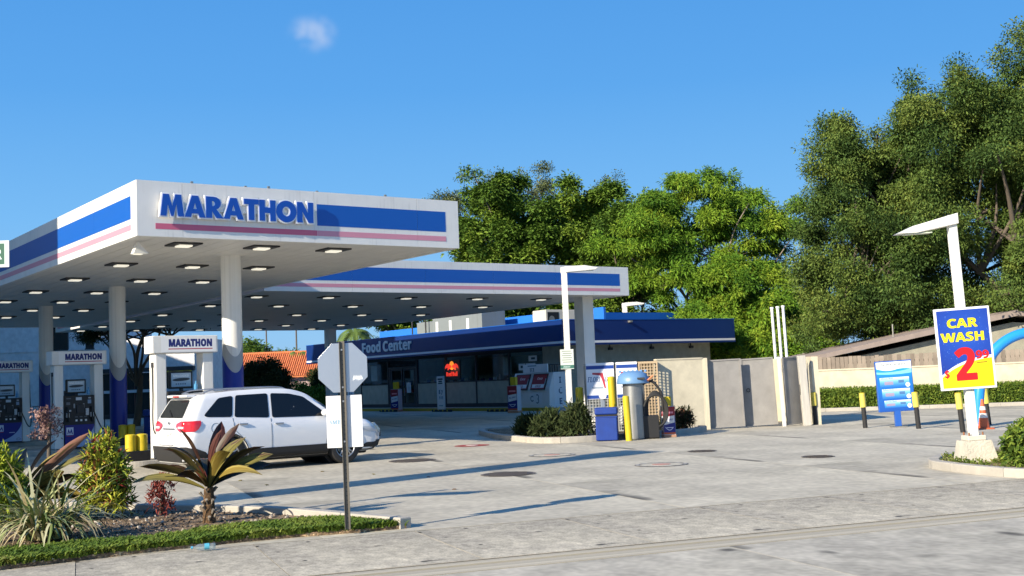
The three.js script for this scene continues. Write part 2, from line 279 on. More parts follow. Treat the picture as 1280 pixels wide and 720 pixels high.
{
  const c = canopyB, u0 = 8.6, u1 = 25.25, v0 = 12.75, v1 = 38.7;
  soffitPlanks(c, u0 + .125, u1 - .125, v0 + .125, v1 - .125, CB + .03, .4);
  fascia(c, 'u', v0, u0, u1, CB, CT, -1, [12, 15.1, 18.2, 21.3, 24.3], u0 + .4, u1 - .5);
  fascia(c, 'v', u1, v0 + .003, v1, CB, CT, 1, [16, 19, 22, 25, 28, 31, 34], v0 + .4, v1 - .4);
  fascia(c, 'v', u0, v0 + .003, v1, CB, CT, -1, [16, 19, 22, 25, 28, 31, 34], v0 + .4, v1 - .4);
  fascia(c, 'u', v1, u0 + .13, u1 - .13, CB, CT, 1, [12, 15, 18, 21], u0 + .4, u1 - .5);
  add('roof_deck', bx(u0 + .13, u1 - .13, CT - .35, CT - .30, -v1 + .13, -v0 - .13), MAT.galv, c);
  for (const v of [15.2, 19.6, 25, 29.2, 33.4, 37]) for (const u of [9.4, 12.3, 15.7, 19.1, 22.4]) canopyLamp(c, u, v, CB + .03);
  column(c, 24.0, 14.3, CB + .03, .29, false, false); column(c, 24.0, 37.8, CB + .03, .26, false, false);
}

// ------------------------------------------------------------------ pump islands and dispensers
const MARK = (g, w, h) => { g.fillStyle = '#eeeeee'; g.fillRect(0, 0, w, h); g.fillStyle = '#16246e'; g.font = `bold ${h * .60}px sans-serif`; g.textAlign = 'center'; g.textBaseline = 'middle'; g.strokeStyle = '#16246e'; g.lineWidth = h * .06; g.save(); g.translate(w * .53, h * .43); const m = g.measureText('MARATHON').width; g.scale(w * .80 / m, 1); g.fillText('MARATHON', 0, 0); g.strokeText('MARATHON', 0, 0); g.restore(); g.fillStyle = '#b03048'; g.fillRect(w * .13, h * .77, w * .80, h * .06); };
const SCREEN = (g, w, h) => { g.fillStyle = '#101418'; g.fillRect(0, 0, w, h); const gr = g.createLinearGradient(0, 0, 0, h); gr.addColorStop(0, '#b9c4cc'); gr.addColorStop(1, '#7fa3bb'); g.fillStyle = gr; g.fillRect(w * .05, h * .07, w * .9, h * .86); g.fillStyle = '#26323c'; g.beginPath(); g.ellipse(w * .5, h * .48, w * .4, h * .10, -.05, 0, 7); g.fill(); g.fillStyle = '#e9eef0'; g.font = `bold ${h * .2}px sans-serif`; g.textAlign = 'center'; g.fillText('UNLEADED', w / 2, h * .32); g.fillStyle = '#33506a'; for (let i = 0; i < 5; i++) g.fillRect(w * (.25 + i * .1), h * .72, w * .06, h * .08); };
const PANEL = (g, w, h) => { g.fillStyle = '#131316'; g.fillRect(0, 0, w, h); const r = rng(9); g.fillStyle = '#c9cdd2'; g.fillRect(w * .38, h * .03, w * .2, h * .11); g.fillStyle = '#5b6068'; g.fillRect(w * .06, h * .05, w * .16, h * .04); g.fillRect(w * .06, h * .2, w * .13, h * .1); g.fillStyle = '#aab0b6'; g.fillRect(w * .8, h * .04, w * .09, h * .05); g.fillStyle = '#7c94b0'; g.fillRect(w * .78, h * .13, w * .12, h * .14); g.fillStyle = '#8f949a'; g.fillRect(w * .3, h * .26, w * .05, h * .16); g.fillRect(w * .62, h * .26, w * .05, h * .16); g.fillStyle = '#dfe2e4'; g.fillRect(w * .06, h * .48, w * .16, h * .06); for (let i = 0; i < 3; i++) { g.fillStyle = '#55595f'; g.fillRect(w * (.34 + i * .16), h * .72, w * .1, h * .04); g.fillStyle = '#e6e7e8'; g.fillRect(w * (.36 + i * .16), h * .83, w * .07, h * .07); } };
const BASE = (g, w, h) => { g.fillStyle = '#10127c'; g.fillRect(0, 0, w, h); g.fillStyle = '#9fb4d6'; g.beginPath(); g.moveTo(w, h * .05); g.quadraticCurveTo(w * .82, h * .75, w * .1, h * .98); g.lineTo(w, h); g.fill(); g.fillStyle = '#d7d9e4'; g.fillRect(w * .05, h * .1, w * .24, h * .34); g.fillStyle = '#10127c'; g.beginPath(); g.moveTo(w * .08, h * .4); g.lineTo(w * .12, h * .16); g.lineTo(w * .17, h * .32); g.lineTo(w * .22, h * .16); g.lineTo(w * .27, h * .4); g.lineTo(w * .23, h * .4); g.lineTo(w * .21, h * .29); g.lineTo(w * .17, h * .42); g.lineTo(w * .13, h * .29); g.lineTo(w * .115, h * .4); g.fill(); g.fillStyle = '#b03048'; g.fillRect(w * .05, h * .47, w * .24, h * .03); g.fillStyle = '#c8cfdf'; g.fillRect(w * .5, h * .5, w * .22, h * .035); g.strokeStyle = '#20304a'; g.lineWidth = 3; g.beginPath(); g.ellipse(w * .86, h * .88, w * .07, h * .06, 0, 0, 7); g.stroke(); };
function makePump() {
  const p = thing('fuel_dispenser', '', 'fuel dispenser', [0, 0, 0], PHI, 'fuel dispensers under the near canopy');
  for (const s of [-1, 1]) { const q = add('post', rbx(s * .58 - .13, s * .58 + .13, .16, 2.63, -.22, .22, .02), MAT.white, p); add('hose_bracket', rbx(s * .72 - .02, s * .72 + .02, 2.3, 2.42, -.03, .09, .008), MAT.dark, q); }
  const sg = add('header_sign', rbx(-.80, .80, 2.63, 3.04, -.30, .30, .015), MAT.white, p); print(sg, 'header_print', 1.36, .37, .08, 2.835, .303, MARK, 512);
  const bd = add('cabinet', rbx(-.44, .44, .16, 1.72, -.24, .24, .02), MAT.black, p);
  print(bd, 'control_panel', .86, .82, 0, 1.28, .243, PANEL, 256, { roughness: .35 }); print(bd, 'lower_panel', .86, .66, 0, .52, .2435, BASE, 256, { roughness: .35 });
  add('card_reader', rbx(-.09, .13, 1.2, 1.45, .245, .285, .01), MAT.dark, bd); add('keypad', rbx(.17, .27, 1.12, 1.33, .245, .28, .008), MAT.steel, bd);
  const dp = add('display', rbx(-.33, .25, 1.78, 2.2, -.06, .06, .02), MAT.black, p); print(dp, 'screen', .54, .38, -.04, 1.99, .0625, SCREEN, 256, { roughness: .25 });
  add('display_arm', bx(-.06, .02, 1.70, 1.80, -.03, .03), MAT.dark, p);
  for (const [x, y] of [[-.36, 1.05], [.34, 1.05]]) { const n = add('nozzle', tube([V(x, y + .32, .27), V(x, y + .25, .36), V(x, y, .34), V(x + .02, y - .1, .28)], .028, 12), MAT.black, p); add('nozzle_guard', rbx(x - .05, x + .05, y + .02, y + .16, .26, .36, .02), MAT.steel, n); }
  for (const s of [-1, 1]) add('hose', tube([V(s * .36, 1.33, .28), V(s * .62, .7, .38), V(s * .74, .75, .2), V(s * .745, 1.7, .1), V(s * .735, 2.35, .05)], .017, 30), MAT.rubber, p);
  add('cleaner_bottle', [cyl(.045, .045, .15, .30, 1.73, .12, 14), cyl(.02, .018, .07, .30, 1.88, .12, 10)], M(lin(.10, .32, .55), .2), p);
  add('plinth', bx(-.5, .5, .15, .165, -.3, .3), MAT.dark, p);
  return p;
}
const pump0 = makePump();
const pumpSpots = [[2.05, 3.05, 'sunlit fuel dispenser right behind the white car'], [2.03, 11.7, 'shaded fuel dispenser with white posts left of the second canopy column'], [1.93, 19.9, 'shaded fuel dispenser cut by the left edge of the picture']];
pumpSpots.forEach(([u, v, label], i) => { const p = i ? pump0.clone() : pump0; if (i) { p.name = numbered('fuel_dispenser'); scene.add(p); } p.userData = { ...p.userData, label }; p.position.copy(W(u, v)); });
['beside the white car', 'under the second canopy column', 'furthest left under the canopy'].forEach((s, i) => {
  const v = [3.2, 12.1, 20.4][i];
  const isl = thing('pump_island', `raised concrete pump island ${s}`, 'pump island', W(0, v), PHI, 'pump islands');
  const r = .62, sh = new THREE.Shape(); sh.moveTo(1.0, -r); sh.lineTo(5.4, -r); sh.absarc(5.4, 0, r, -Math.PI / 2, Math.PI / 2); sh.lineTo(1.0, r); sh.absarc(1.0, 0, r, Math.PI / 2, Math.PI * 1.5);
  add('kerb', new THREE.ExtrudeGeometry(sh, { depth: .13, bevelEnabled: true, bevelSize: .015, bevelThickness: .015, bevelSegments: 2 }).rotateX(-Math.PI / 2).translate(0, .002, 0), MAT.kerb, isl);
  for (const gu of i ? [3.55] : [.86]) {
    const gd = thing('crash_guard', `yellow guard posts on a black block ${['beside the parked white car', 'at the foot of the second column', 'at the foot of the far left column'][i]}`, 'guard post', W(gu, v + (i ? -.27 : -.36)), PHI, 'yellow guard posts on pump islands');
    add('block', rbx(-.28, .28, .152, .38, -.16, .16, .02), MAT.black, gd);
    for (const x of [-.13, .13]) add('post', [cyl(.125, .125, .36, x, .38, 0, 20), new THREE.SphereGeometry(.125, 20, 6, 0, 6.3, 0, 1.57).scale(1, .25, 1).translate(x, .74, 0)], MAT.yellow, gd);
  }
});
{ // bin beside the second column
  const b = thing('waste_bin', 'dark blue waste bin beside the second canopy column', 'waste bin', W(4.35, 11.6), PHI, 'blue waste bins');
  add('body', rbx(-.27, .27, 0.151, .98, -.27, .27, .03), MAT.trashBlue, b); add('lid', rbx(-.29, .29, .99, 1.2, -.29, .29, .04), MAT.trashBlue, b); add('slot', bx(-.14, .14, 1.02, 1.12, .288, .294), MAT.black, b);
  add('notice', bx(-.1, .1, .75, .83, .272, .276), M('#9aa4b4', .6), b);
}

// ------------------------------------------------------------------ food shop (u along the street side, v along the glazed side)
const shop = thing('food_shop', 'low shop with dark blue fascia lettered Food Center and a glazed front', 'shop', W(0, 0), PHI);
{
  const c = shop, UW = 30, VW = 23.2, UE = 40.6, VE = 51, YB = 3.30, YT = 4.60, base = .16;
  add('footing', bx(28.6, UE, 0, base, -VE, -VW + .9), MAT.kerb, c);
  // walls
  add('wall', bx(UW, UE, base, 3.6, -VW - .2, -VW), MAT.beige, c);
  for (let i = 0, y = .4; y < 3.4; y += .2, i++) add('siding_board', bx(UW + .02, UE - .02, y, y + .185, -VW + .001, -VW + .022), MAT.beige, c);
  add('wall', bx(UE - .2, UE, base, 3.6, -VE, -VW - .2), MAT.beige, c);
  add('wall', bx(UW, UE - .2, base, 3.6, -VE, -VE + .2), MAT.beige, c);
  add('wall', bx(UW, UW + .2, base, 3.6, -25.15, -VW - .2), MAT.beige, c);
  add('wall', bx(UW, UW + .2, base, 3.6, -VE + .2, -45.2), MAT.beige, c);
  add('wall', bx(UW, UW + .2, 3.15, 3.6, -45.2, -25.15), MAT.dark, c);
  add('floor', bx(UW + .2, UE - .2, base, base + .02, -VE + .2, -VW - .2), MAT.beige, c);
  add('ceiling', bx(UW + .2, UE - .2, 3.3, 3.36, -VE + .2, -VW - .2), MAT.dark, c);
  // glazed bays: [v0, v1, kind]
  const bays = [[25.15, 28.2, 'w'], [28.3, 31.45, 'w'], [31.55, 34.7, 'w'], [34.8, 37.95, 'w'], [38.05, 41.5, 'd'], [41.6, 45.1, 'w']];
  for (const [a, b, k] of bays) {
    add('mullion', bx(UW - .02, UW + .14, base, 3.2, -b - .10, -b), MAT.dark, c);
    if (k === 'w') {
      add('lower_panel', bx(UW + .02, UW + .10, .38, 1.62, -b, -a), M(lin(.46, .44, .34), .7, { map: grainTex }), c);
      add('sill', bx(UW - .005, UW + .13, 1.62, 1.68, -b, -a), MAT.dark, c);
      const w = add('window', bx(UW + .04, UW + .06, 1.68, 3.12, -b, -a), P(lin(.9, .95, .95), .02, { transmission: 1, thickness: 0, ior: 1.5, specularIntensity: 1 }), c);
      add('window_frame', [bx(UW + .0, UW + .12, 3.12, 3.2, -b, -a), bx(UW + .01, UW + .11, 1.68, 3.12, -a - .05, -a)], MAT.dark, w);
    } else {
      const m = (a + b) / 2;
      add('transom', bx(UW, UW + .12, 2.62, 2.72, -b, -a), MAT.dark, c); add('transom_light', bx(UW + .04, UW + .06, 2.72, 3.2, -b, -a), MAT.glassDark, c);
      for (const s of [0, 1]) { const d0 = a + .25 + s * ((b - a) / 2 - .2), d1 = d0 + (b - a) / 2 - .35; const d = add('door', [bx(UW + .01, UW + .07, base + .02, base + .3, -d1, -d0), bx(UW + .01, UW + .07, 2.5, 2.6, -d1, -d0), bx(UW + .01, UW + .07, base + .3, 2.5, -d0 - .12, -d0), bx(UW + .01, UW + .07, base + .3, 2.5, -d1, -d1 + .12)], MAT.dark, c); add('pane', bx(UW + .035, UW + .045, base + .3, 2.5, -d1 + .12, -d0 - .12), P(lin(.85, .9, .9), .02, { transmission: 1, thickness: 0 }), d); add('handle', bar(V(UW - .05, .9, s ? -d0 - .2 : -d1 + .2), V(UW - .05, 1.4, s ? -d0 - .2 : -d1 + .2), .018), MAT.steel, d); }
      add('door_side_panel', bx(UW + .02, UW + .1, base, 2.6, -a - .22, -a), MAT.dark, c); add('door_side_panel', bx(UW + .02, UW + .1, base, 2.6, -b, -b + .22), MAT.dark, c);
      print(c, 'door_notice', .5, .62, 0, 0, 0, (g, w, h) => { g.fillStyle = '#e4e4e2'; g.fillRect(0, 0, w, h); g.fillStyle = '#4a5058'; for (let i = 0; i < 7; i++) g.fillRect(w * .1, h * (.1 + i * .12), w * .8, h * .05); }, 64).applyMatrix4(new THREE.Matrix4().makeTranslation(UW - .01, 1.4, -39.0).multiply(new THREE.Matrix4().makeRotationY(-Math.PI / 2)));
    }
  }
  add('skirting', bx(UW - .02, UW + .12, base, .38, -45.1, -25.15), MAT.dark, c);
  // shelves inside, so that the panes have something behind them
  for (let v = 27; v < 44; v += 3.1) { const s = add('shelf_unit', [bx(32.5, 33.3, base + .02, .5, -v - 2.2, -v), bx(32.85, 32.95, .5, 2.0, -v - 2.2, -v), bx(32.5, 33.3, 1.0, 1.04, -v - 2.2, -v), bx(32.5, 33.3, 1.5, 1.54, -v - 2.2, -v)], MAT.beige, c); const r = rng(v * 10 | 0); for (let i = 0; i < 10; i++) { const z = -v - 2.1 + i * .21, y = [1.04, 1.54][i % 2]; add('stock', bx(32.52, 32.7, y, y + .2 + .15 * r(), z, z + .17), [MAT.red, MAT.white, MAT.yellow, MAT.blue][i % 4], s); } }
  for (const v of [28, 33, 38, 43]) add('cardboard_poster', bx(UW + .08, UW + .09, 1.9, 2.9, -v - .9, -v - .1), M(lin(.36, .38, .36), .7, { map: grainTex }), c);
  // fascia with white line
  const fo = .8; // overhang
  add('fascia', bx(UW - fo, UW - fo + .15, YB + .14, YT, -VE - .6, -VW + fo + .003), MAT.navy, c);
  add('fascia', bx(UW - fo + .15, UE + 1.25, YB + .14, YT, -VW + fo - .15, -VW + fo), MAT.navy, c);
  add('fascia', bx(UE + 1.1, UE + 1.25, YB + .14, YT, -VE - .6, -VW + fo - .152), MAT.navy, c);
  const wl = M(lin(.76, .76, .76), .5);
  for (const [a, b] of [[.10, .22]]) { add('white_line', bx(UW - fo - .006, UW - fo + .1, YB + a, YB + b, -VE - .6, -VW + fo + .006), wl, c); add('white_line', bx(UW - fo + .1, UE + 1.256, YB + a, YB + b, -VW + fo - .1, -VW + fo + .006), wl, c); }
  add('fascia_lip', [bx(UW - fo - .02, UW - fo + .12, YB, YB + .1, -VE - .6, -VW + fo + .02), bx(UW - fo + .12, UE + 1.27, YB, YB + .1, -VW + fo - .12, -VW + fo + .02)], MAT.navy, c);
  add('eave_soffit', bx(UW - fo + .15, UE + 1.1, YB + .16, YB + .22, -VE, -VW + fo - .15), MAT.soffit, c);
  add('roof', bx(UW - fo + .15, UE + 1.1, 3.9, 4.0, -VE, -VW + fo - .15), MAT.galv, c);
  add('coping', [bx(UW - fo - .02, UW - fo + .18, YT, YT + .035, -VE - .6, -VW + fo + .02), bx(UW - fo + .18, UE + 1.27, YT, YT + .035, -VW + fo - .18, -VW + fo + .02)], MAT.blue, c);
  // upper tier
  const lb = M(lin(.02, .16, .62), .45);  // face toward the sun: its sunlit brightness is painted in as paler blue
  add('upper_parapet', bx(36, 36.15, 4.0, 5.62, -53, -27), lb, c); add('upper_parapet', bx(36.15, 41.6, 4.0, 5.30, -27.15, -27), MAT.blue, c); add('upper_parapet', bx(36.15, 41.6, 4.0, 5.30, -53, -52.85), MAT.blue, c);
  // raised lettering on the glazed side, facing -u
  const FL = letters('Food Center', .60, .04, .012, .055), k = 6.2 / FL.width, lm = M(lin(.72, .72, .72), .5);
  for (const g of FL.list) { g.scale(k, 1.05, 1).rotateY(-Math.PI / 2).translate(UW - fo - .02, YB + .45, -43.35); add('letter', g, lm, c); }
  // little lamps under the eave of the street side
  for (const u of [33, 36, 39]) { const l = add('wall_lamp', rbx(u - .12, u + .12, 3.02, 3.16, -VW + .03, -VW + .2, .02), MAT.dark, c); add('arm', bx(u - .02, u + .02, 3.16, 3.3, -VW + .06, -VW + .1), MAT.dark, l); }
  for (const u of [31, 34.2]) add('bracket_lamp', rbx(u - .5, u - .3, YT - .16, YT - .06, -VW + fo + .003, -VW + fo + .2, .02), MAT.galv, c);
}
{ // neon sign in the shop window: two bulls before a disc, with red lettering
  const s = thing('neon_sign', 'glowing red and orange neon sign in the middle shop window', 'neon sign', W(29.99, 34.0), PHI - Math.PI / 2);
  const red = M(lin(.9, .05, .03), .4, { emissive: lin(1, .06, .03), emissiveIntensity: .45 }), org = M(lin(.9, .3, .02), .4, { emissive: lin(1, .35, .03), emissiveIntensity: .5 });
  add('backing', bx(-.85, .85, 1.75, 2.95, -.012, -.002), MAT.black, s);
  add('disc', new THREE.CircleGeometry(.26, 28).translate(0, 2.62, .004), org, s);
  const bull = [[0.03, 2.52], [.2, 2.46], [.36, 2.36], [.48, 2.36], [.40, 2.46], [.56, 2.5], [.72, 2.42], [.70, 2.56], [.60, 2.68], [.42, 2.74], [.26, 2.68], [.14, 2.66], [.05, 2.60]];
  for (const k of [-1, 1]) add('bull_shape', prism(bull.map(([x, y]) => [x * k, y]), .012).translate(0, 0, .006), red, s);
  const T = letters('Red Bull', .24, .01, .004, .03); for (const g of T.list) add('letter', g.scale(1.2 / T.width, 1, 1).translate(-.6, 2.0, .004), red, s);
  const nl = new THREE.PointLight(new THREE.Color(1, .25, .1), .15, 6); nl.position.set(0, 2.4, .25); nl.castShadow = true; nl.name = 'neon_light'; s.add(nl);
}
{ // kerb-side bumpers along the glazed front
  const y = M(lin(.45, .34, .02), .7, { map: grainTex });
  const k = tag(add('painted_kerb', rbx(28.35, 28.55, 0, .17, -46, -22.6, .02), y, scene), 'worn yellow painted kerb along the shop front', 'kerb'); k.position.copy(W(0, 0)); k.rotation.y = PHI;
  [[26.0, 'in front of the ice freezer'], [31.5, 'in front of the middle windows'], [37.5, 'in front of the shop door']].forEach(([v, t]) => { const w = thing('wheel_stop', `black and yellow wheel stop ${t}`, 'wheel stop', W(27.6, v), PHI, 'wheel stops at the shop front'); add('block', rbx(-.09, .09, .0, .13, -.95, .95, .03), MAT.rubber, w); for (let i = 0; i < 4; i++) add('yellow_patch', rbx(-.094, .094, .02, .135, -.78 + i * .46, -.62 + i * .46, .02), y, w); });
}
{ // ice freezer: front slopes back, end panel faces the street
  const f = thing('ice_freezer', 'white ice freezer with two red doors and ICE on its end', 'freezer', W(28.62, 22.95), PHI);
  const body = prism([[0, .05], [1.22, .05], [1.22, 1.95], [.36, 1.95], [.06, 1.15]], 3.3, .012).translate(0, .0, -3.3); add('body', body, M(lin(.78, .78, .78), .45, { map: paintTex }), f);
  add('foot', bx(.06, 1.16, 0, .06, -3.2, -.1), MAT.dark, f);
  const ang = Math.atan2(.30, .80);
  const door = (v0, label) => { const d = new THREE.Group(); d.name = 'door'; f.add(d); d.position.set(.03, 1.16, -v0); d.rotation.order = 'YXZ'; d.rotation.y = -Math.PI / 2; d.rotation.x = -ang; add('frame', rbx(-.02, 1.22, -.10, .78, -.01, .03, .01), MAT.dark, d);
    print(d, 'door_print', 1.14, .78, .60, .345, .032, (g, w, h) => { g.fillStyle = '#a11a22'; g.fillRect(0, 0, w, h); g.fillStyle = '#f0e9e6'; g.font = `italic bold ${h * .24}px serif`; g.textAlign = 'center'; g.fillText('Coca', w * .5, h * .36); g.fillRect(w * .05, h * .68, w * .9, h * .26); g.fillStyle = '#a11a22'; g.font = `bold ${h * .22}px sans-serif`; g.fillText(label, w * .5, h * .90); }, 128); add('handle', rbx(1.14, 1.18, .15, .5, .03, .07, .01), MAT.steel, d); };
  door(3.05, 'DELI'); door(1.55, 'COLD');
  const ink = '#4a5a72';
  print(f, 'end_lettering', .8, 1.7, .75, 1.0, .014, (g, w, h) => { g.fillStyle = '#e6e6e6'; g.fillRect(0, 0, w, h); g.fillStyle = ink; g.font = `bold ${w * .55}px sans-serif`; g.textAlign = 'center'; ['I', 'C', 'E'].forEach((t, i) => g.fillText(t, w * .5, h * (.27 + i * .32))); g.fillStyle = '#f2f2f2'; g.fillRect(w * .3, h * .42, w * .4, h * .02); }, 128);
  const side = print(f, 'front_lettering', 1.1, .62, 0, 0, 0, (g, w, h) => { g.fillStyle = '#e6e6e6'; g.fillRect(0, 0, w, h); g.strokeStyle = ink; g.lineWidth = w * .05; g.beginPath(); g.arc(w * .6, h * .35, h * .18, -2.2, 1.2); g.stroke(); g.beginPath(); g.arc(w * .6, h * .68, h * .18, -1.2, 2.4); g.stroke(); g.beginPath(); g.arc(w * .2, h * .5, h * .2, .6, 5.6); g.stroke(); }, 128); side.position.set(-.004, .62, -1.1); side.rotation.y = -Math.PI / 2;
  const top = add('top_sign', rbx(.12, .18, 1.97, 2.4, -2.3, -.2, .01), M(lin(.78, .78, .78), .5), f); const tp = print(top, 'sign_print', 1.5, .4, 0, 0, 0, (g, w, h) => { g.fillStyle = '#e9e9e9'; g.fillRect(0, 0, w, h); g.fillStyle = '#4a6a7c'; g.fillRect(w * .25, h * .1, w * .5, h * .1); g.fillStyle = '#26384c'; g.font = `bold ${h * .62}px sans-serif`; g.textAlign = 'center'; g.fillText('ICE', w * .5, h * .88); }, 128); tp.position.set(.116, 2.18, -1.5); tp.rotation.y = -Math.PI / 2;
  for (let i = 0; i < 5; i++) add('rail', bar(V(.2 + i * .16, 1.96, -.3), V(.2 + i * .16, 2.34, -.3), .03), MAT.dark, f);
  add('rail', bar(V(.2, 2.34, -.3), V(1.05, 2.34, -.3), .02), MAT.dark, f);
}
// paper notices standing in the window beside the freezer
[[26.0, 2.75, .75, .3], [26.2, 2.3, .85, .4], [27.0, 2.32, .6, .36]].forEach(([v, y, w, h], i) => { const s = thing('window_notice', `small pale notice ${['highest', 'widest', 'leftmost'][i]} in the window behind the freezer`, 'notice', W(29.985, v), PHI - Math.PI / 2, 'notices in the end window'); add('card', bx(-w / 2, w / 2, y - h / 2, y + h / 2, 0, .008), M(lin(.74, .74, .73), .7), s); print(s, 'card_print', w * .9, h * .85, 0, y, .011, (g, W2, H2) => { g.fillStyle = '#e2e2de'; g.fillRect(0, 0, W2, H2); g.fillStyle = '#2f4a4e'; g.fillRect(W2 * .3, H2 * .3, W2 * .5, H2 * .4); }, 32); });
// upright boards and service towers in front of the shop
function board(u, v, label, turn) {
  const b = thing('upright_board', label, 'sign board', W(u, v), PHI - Math.PI / 2 + turn, 'white upright boards at the shop front');
  add('panel', rbx(-.34, .34, .06, 2.0, -.03, .03, .02), M(lin(.78, .79, .80), .5), b); add('foot', bx(-.4, .4, 0, .07, -.2, .2), MAT.dark, b);
  print(b, 'panel_print', .64, 1.86, 0, 1.04, .032, (g, w, h) => { g.fillStyle = '#e8eaec'; g.fillRect(0, 0, w, h); g.fillStyle = '#1f3442'; g.fillRect(w * .15, h * .05, w * .7, h * .045); g.fillRect(w * .25, h * .12, w * .5, h * .04); g.fillRect(w * .2, h * .18, w * .6, h * .035); g.font = `bold ${w * .5}px sans-serif`; g.fillStyle = '#23517e'; g.fillText('8', w * .22, h * .52); g.fillText('7', w * .55, h * .54); g.fillStyle = '#2d6d9c'; g.font = `bold ${w * .34}px sans-serif`; g.fillText('5', w * .28, h * .68); g.fillText('15', w * .48, h * .68); g.fillStyle = '#86a8bd'; g.fillRect(w * .2, h * .86, w * .6, h * .03); }, 96);
}
board(28.0, 42.9, 'white upright board left of the shop door', .12); board(27.7, 31.7, 'white upright board by the middle windows of the shop', .1);
function tower(pos, turn, label, k = 1) {
  const b = thing('service_tower', label, 'service tower', pos, turn, 'red, white and blue service towers');
  b.scale.setScalar(k); const body = add('body', rbx(-.27, .27, .03, 1.35, -.22, .22, .02), M('#b9bcc4', .5), b); add('foot', rbx(-.29, .29, 0, .12, -.24, .24, .02), M(lin(.40, .22, .14), .6), b);
  const art = (g, w, h) => { g.fillStyle = '#15207a'; g.fillRect(0, 0, w, h); g.fillStyle = '#8c1a26'; g.fillRect(0, 0, w, h * .36); g.fillStyle = '#d9dadd'; g.beginPath(); g.moveTo(w * .05, h * .38); g.lineTo(w * .95, h * .32); g.lineTo(w * .95, h * .58); g.lineTo(w * .05, h * .66); g.fill(); g.fillStyle = '#d98a97'; g.fillRect(w * .15, h * .18, w * .7, h * .07); g.fillStyle = '#1b2a78'; g.font = `bold ${w * .2}px sans-serif`; g.save(); g.translate(w * .14, h * .52); g.rotate(-.08); g.fillText('ALL SPOT', 0, 0, w * .72); g.restore(); g.strokeStyle = '#c9cedf'; g.lineWidth = w * .06; g.beginPath(); g.moveTo(w * .15, h * .74); g.quadraticCurveTo(w * .5, h * .95, w * .8, h * .76); g.lineTo(w * .25, h * .76); g.stroke(); g.fillStyle = '#b4502a'; g.fillRect(0, h * .93, w, h * .07); };
  print(body, 'front_print', .52, 1.2, 0, .74, .223, art, 128); const s = print(body, 'side_print', .42, 1.2, 0, 0, 0, art, 64); s.position.set(-.273, .74, 0); s.rotation.y = -Math.PI / 2;
  add('towel_box', rbx(-.15, .15, 1.36, 1.78, -.12, .12, .02), MAT.yellow, b);
}
tower(W(27.9, 37.0), PHI - 1.1, 'service tower with yellow top right of the shop door'); tower(W(26.4, 22.9), PHI - 1.1, 'service tower with yellow top before the ice freezer'); tower([3.98, 0, -31.2], .1, 'short service tower beside the vacuum at the planting bed', .6);
tag(add('door_bin', [rbx(-.3, .3, 0, .8, -.3, .3, .03), rbx(-.33, .33, .81, 1.0, -.33, .33, .05)], MAT.trashBlue, scene), 'dark blue bin between the shop door and a service tower', 'waste bin', 'blue waste bins').position.copy(W(28.4, 37.9));
{ // rooftop plant
  const a = thing('rooftop_unit', 'long grey air handling unit on the shop roof', 'rooftop unit', W(0, 0), PHI, 'rooftop units'); const gm = M(lin(.20, .23, .245), .5, { map: paintTex });
  add('casing', rbx(33.1, 34.9, 4.0, 6.02, -40.9, -35.2, .03), gm, a); add('end_box', rbx(33.3, 34.8, 4.0, 5.7, -43.2, -40.91, .03), gm, a); for (const v of [36.6, 38.6, 40.2]) add('access_panel', bx(33.085, 33.1, 4.75, 5.6, -v - .3, -v), M(lin(.62, .64, .65), .5), a);
  for (const v of [41.6, 43.3]) add('pipe', bar(V(33.0, 4, -v), V(33.0, 6.0, -v), .05), MAT.dark, a);
  const b = thing('rooftop_unit', 'pale rooftop unit with a black fan opening above the shop corner', 'rooftop unit', W(0, 0), PHI, 'rooftop units');
  add('casing', rbx(31.0, 33.2, 4.0, 5.38, -27.2, -26, .03), M(lin(.62, .58, .48), .6), b); add('fan_opening', bx(31.12, 31.9, 4.45, 5.25, -25.998, -25.99), MAT.black, b); add('fan', new THREE.CircleGeometry(.2, 20).translate(31.4, 4.85, -25.985), MAT.galv, b);
}

// ------------------------------------------------------------------ lamp posts
function lampPost(pos, turn, H, label, o = {}) {
  const p = thing('lamp_post', label, 'lamp post', pos, turn, 'white lamp posts'); const w = o.w ?? .1, y0 = o.y0 ?? 0, m = P(lin(.80, .80, .78), .35, { map: paintTex });
  add('pole', prism([[-w, -w], [w, -w], [w, w], [-w, w]], H - y0, 0).rotateX(-Math.PI / 2).translate(0, y0, 0), m, p);
  const L = o.arm ?? 1.2; add('arm', prism([[-w, H], [w, H - .02], [w, H - .2], [-w, H - .22]].map(([x, y]) => [x, y]), .01).translate(0, .001, -.2), m, p);
  const h = add('lamp_head', prism([[w * .6, 0], [L * .62, .02], [L, -.06], [L * .92, -.12], [w * .6, -.2]], .30, .02).translate(0, H, -.15), m, p); add('lens', bx(L * .45, L * .88, H - .165, H - .15, -.12, .12), M('#dfe6d8', .3), h);
  if (o.base) { add('footing', prism([[-.3, -.3], [.3, -.3], [.3, .3], [-.3, .3]], .42, .02).rotateX(-Math.PI / 2), MAT.kerb, p); }
  return p;
}
const lp1 = lampPost([2.02, 0, -45], rad(10), 5.9, 'white lamp post standing in front of the shop', { arm: 1.3, w: .095, base: true });
print(lp1, 'notice_plate', .52, .75, -.05, 2.36, .11, (g, w, h) => { g.fillStyle = '#e4e8dc'; g.fillRect(0, 0, w, h); g.fillStyle = '#8f9a86'; for (let i = 0; i < 6; i++) g.fillRect(w * (.12 + .06 * (i % 2)), h * (.08 + i * .11), w * .7, h * .035); g.fillStyle = '#4d7d6c'; g.fillRect(0, h * .8, w, h * .17); g.fillStyle = '#cfe0d6'; g.font = `bold ${h * .13}px sans-serif`; g.fillText('AWAY', w * .2, h * .93); }, 96);
lampPost([7.0, 0, -73.5], rad(8), 6.15, 'white lamp head rising behind the shop roof', { arm: 1.25, w: .13 });

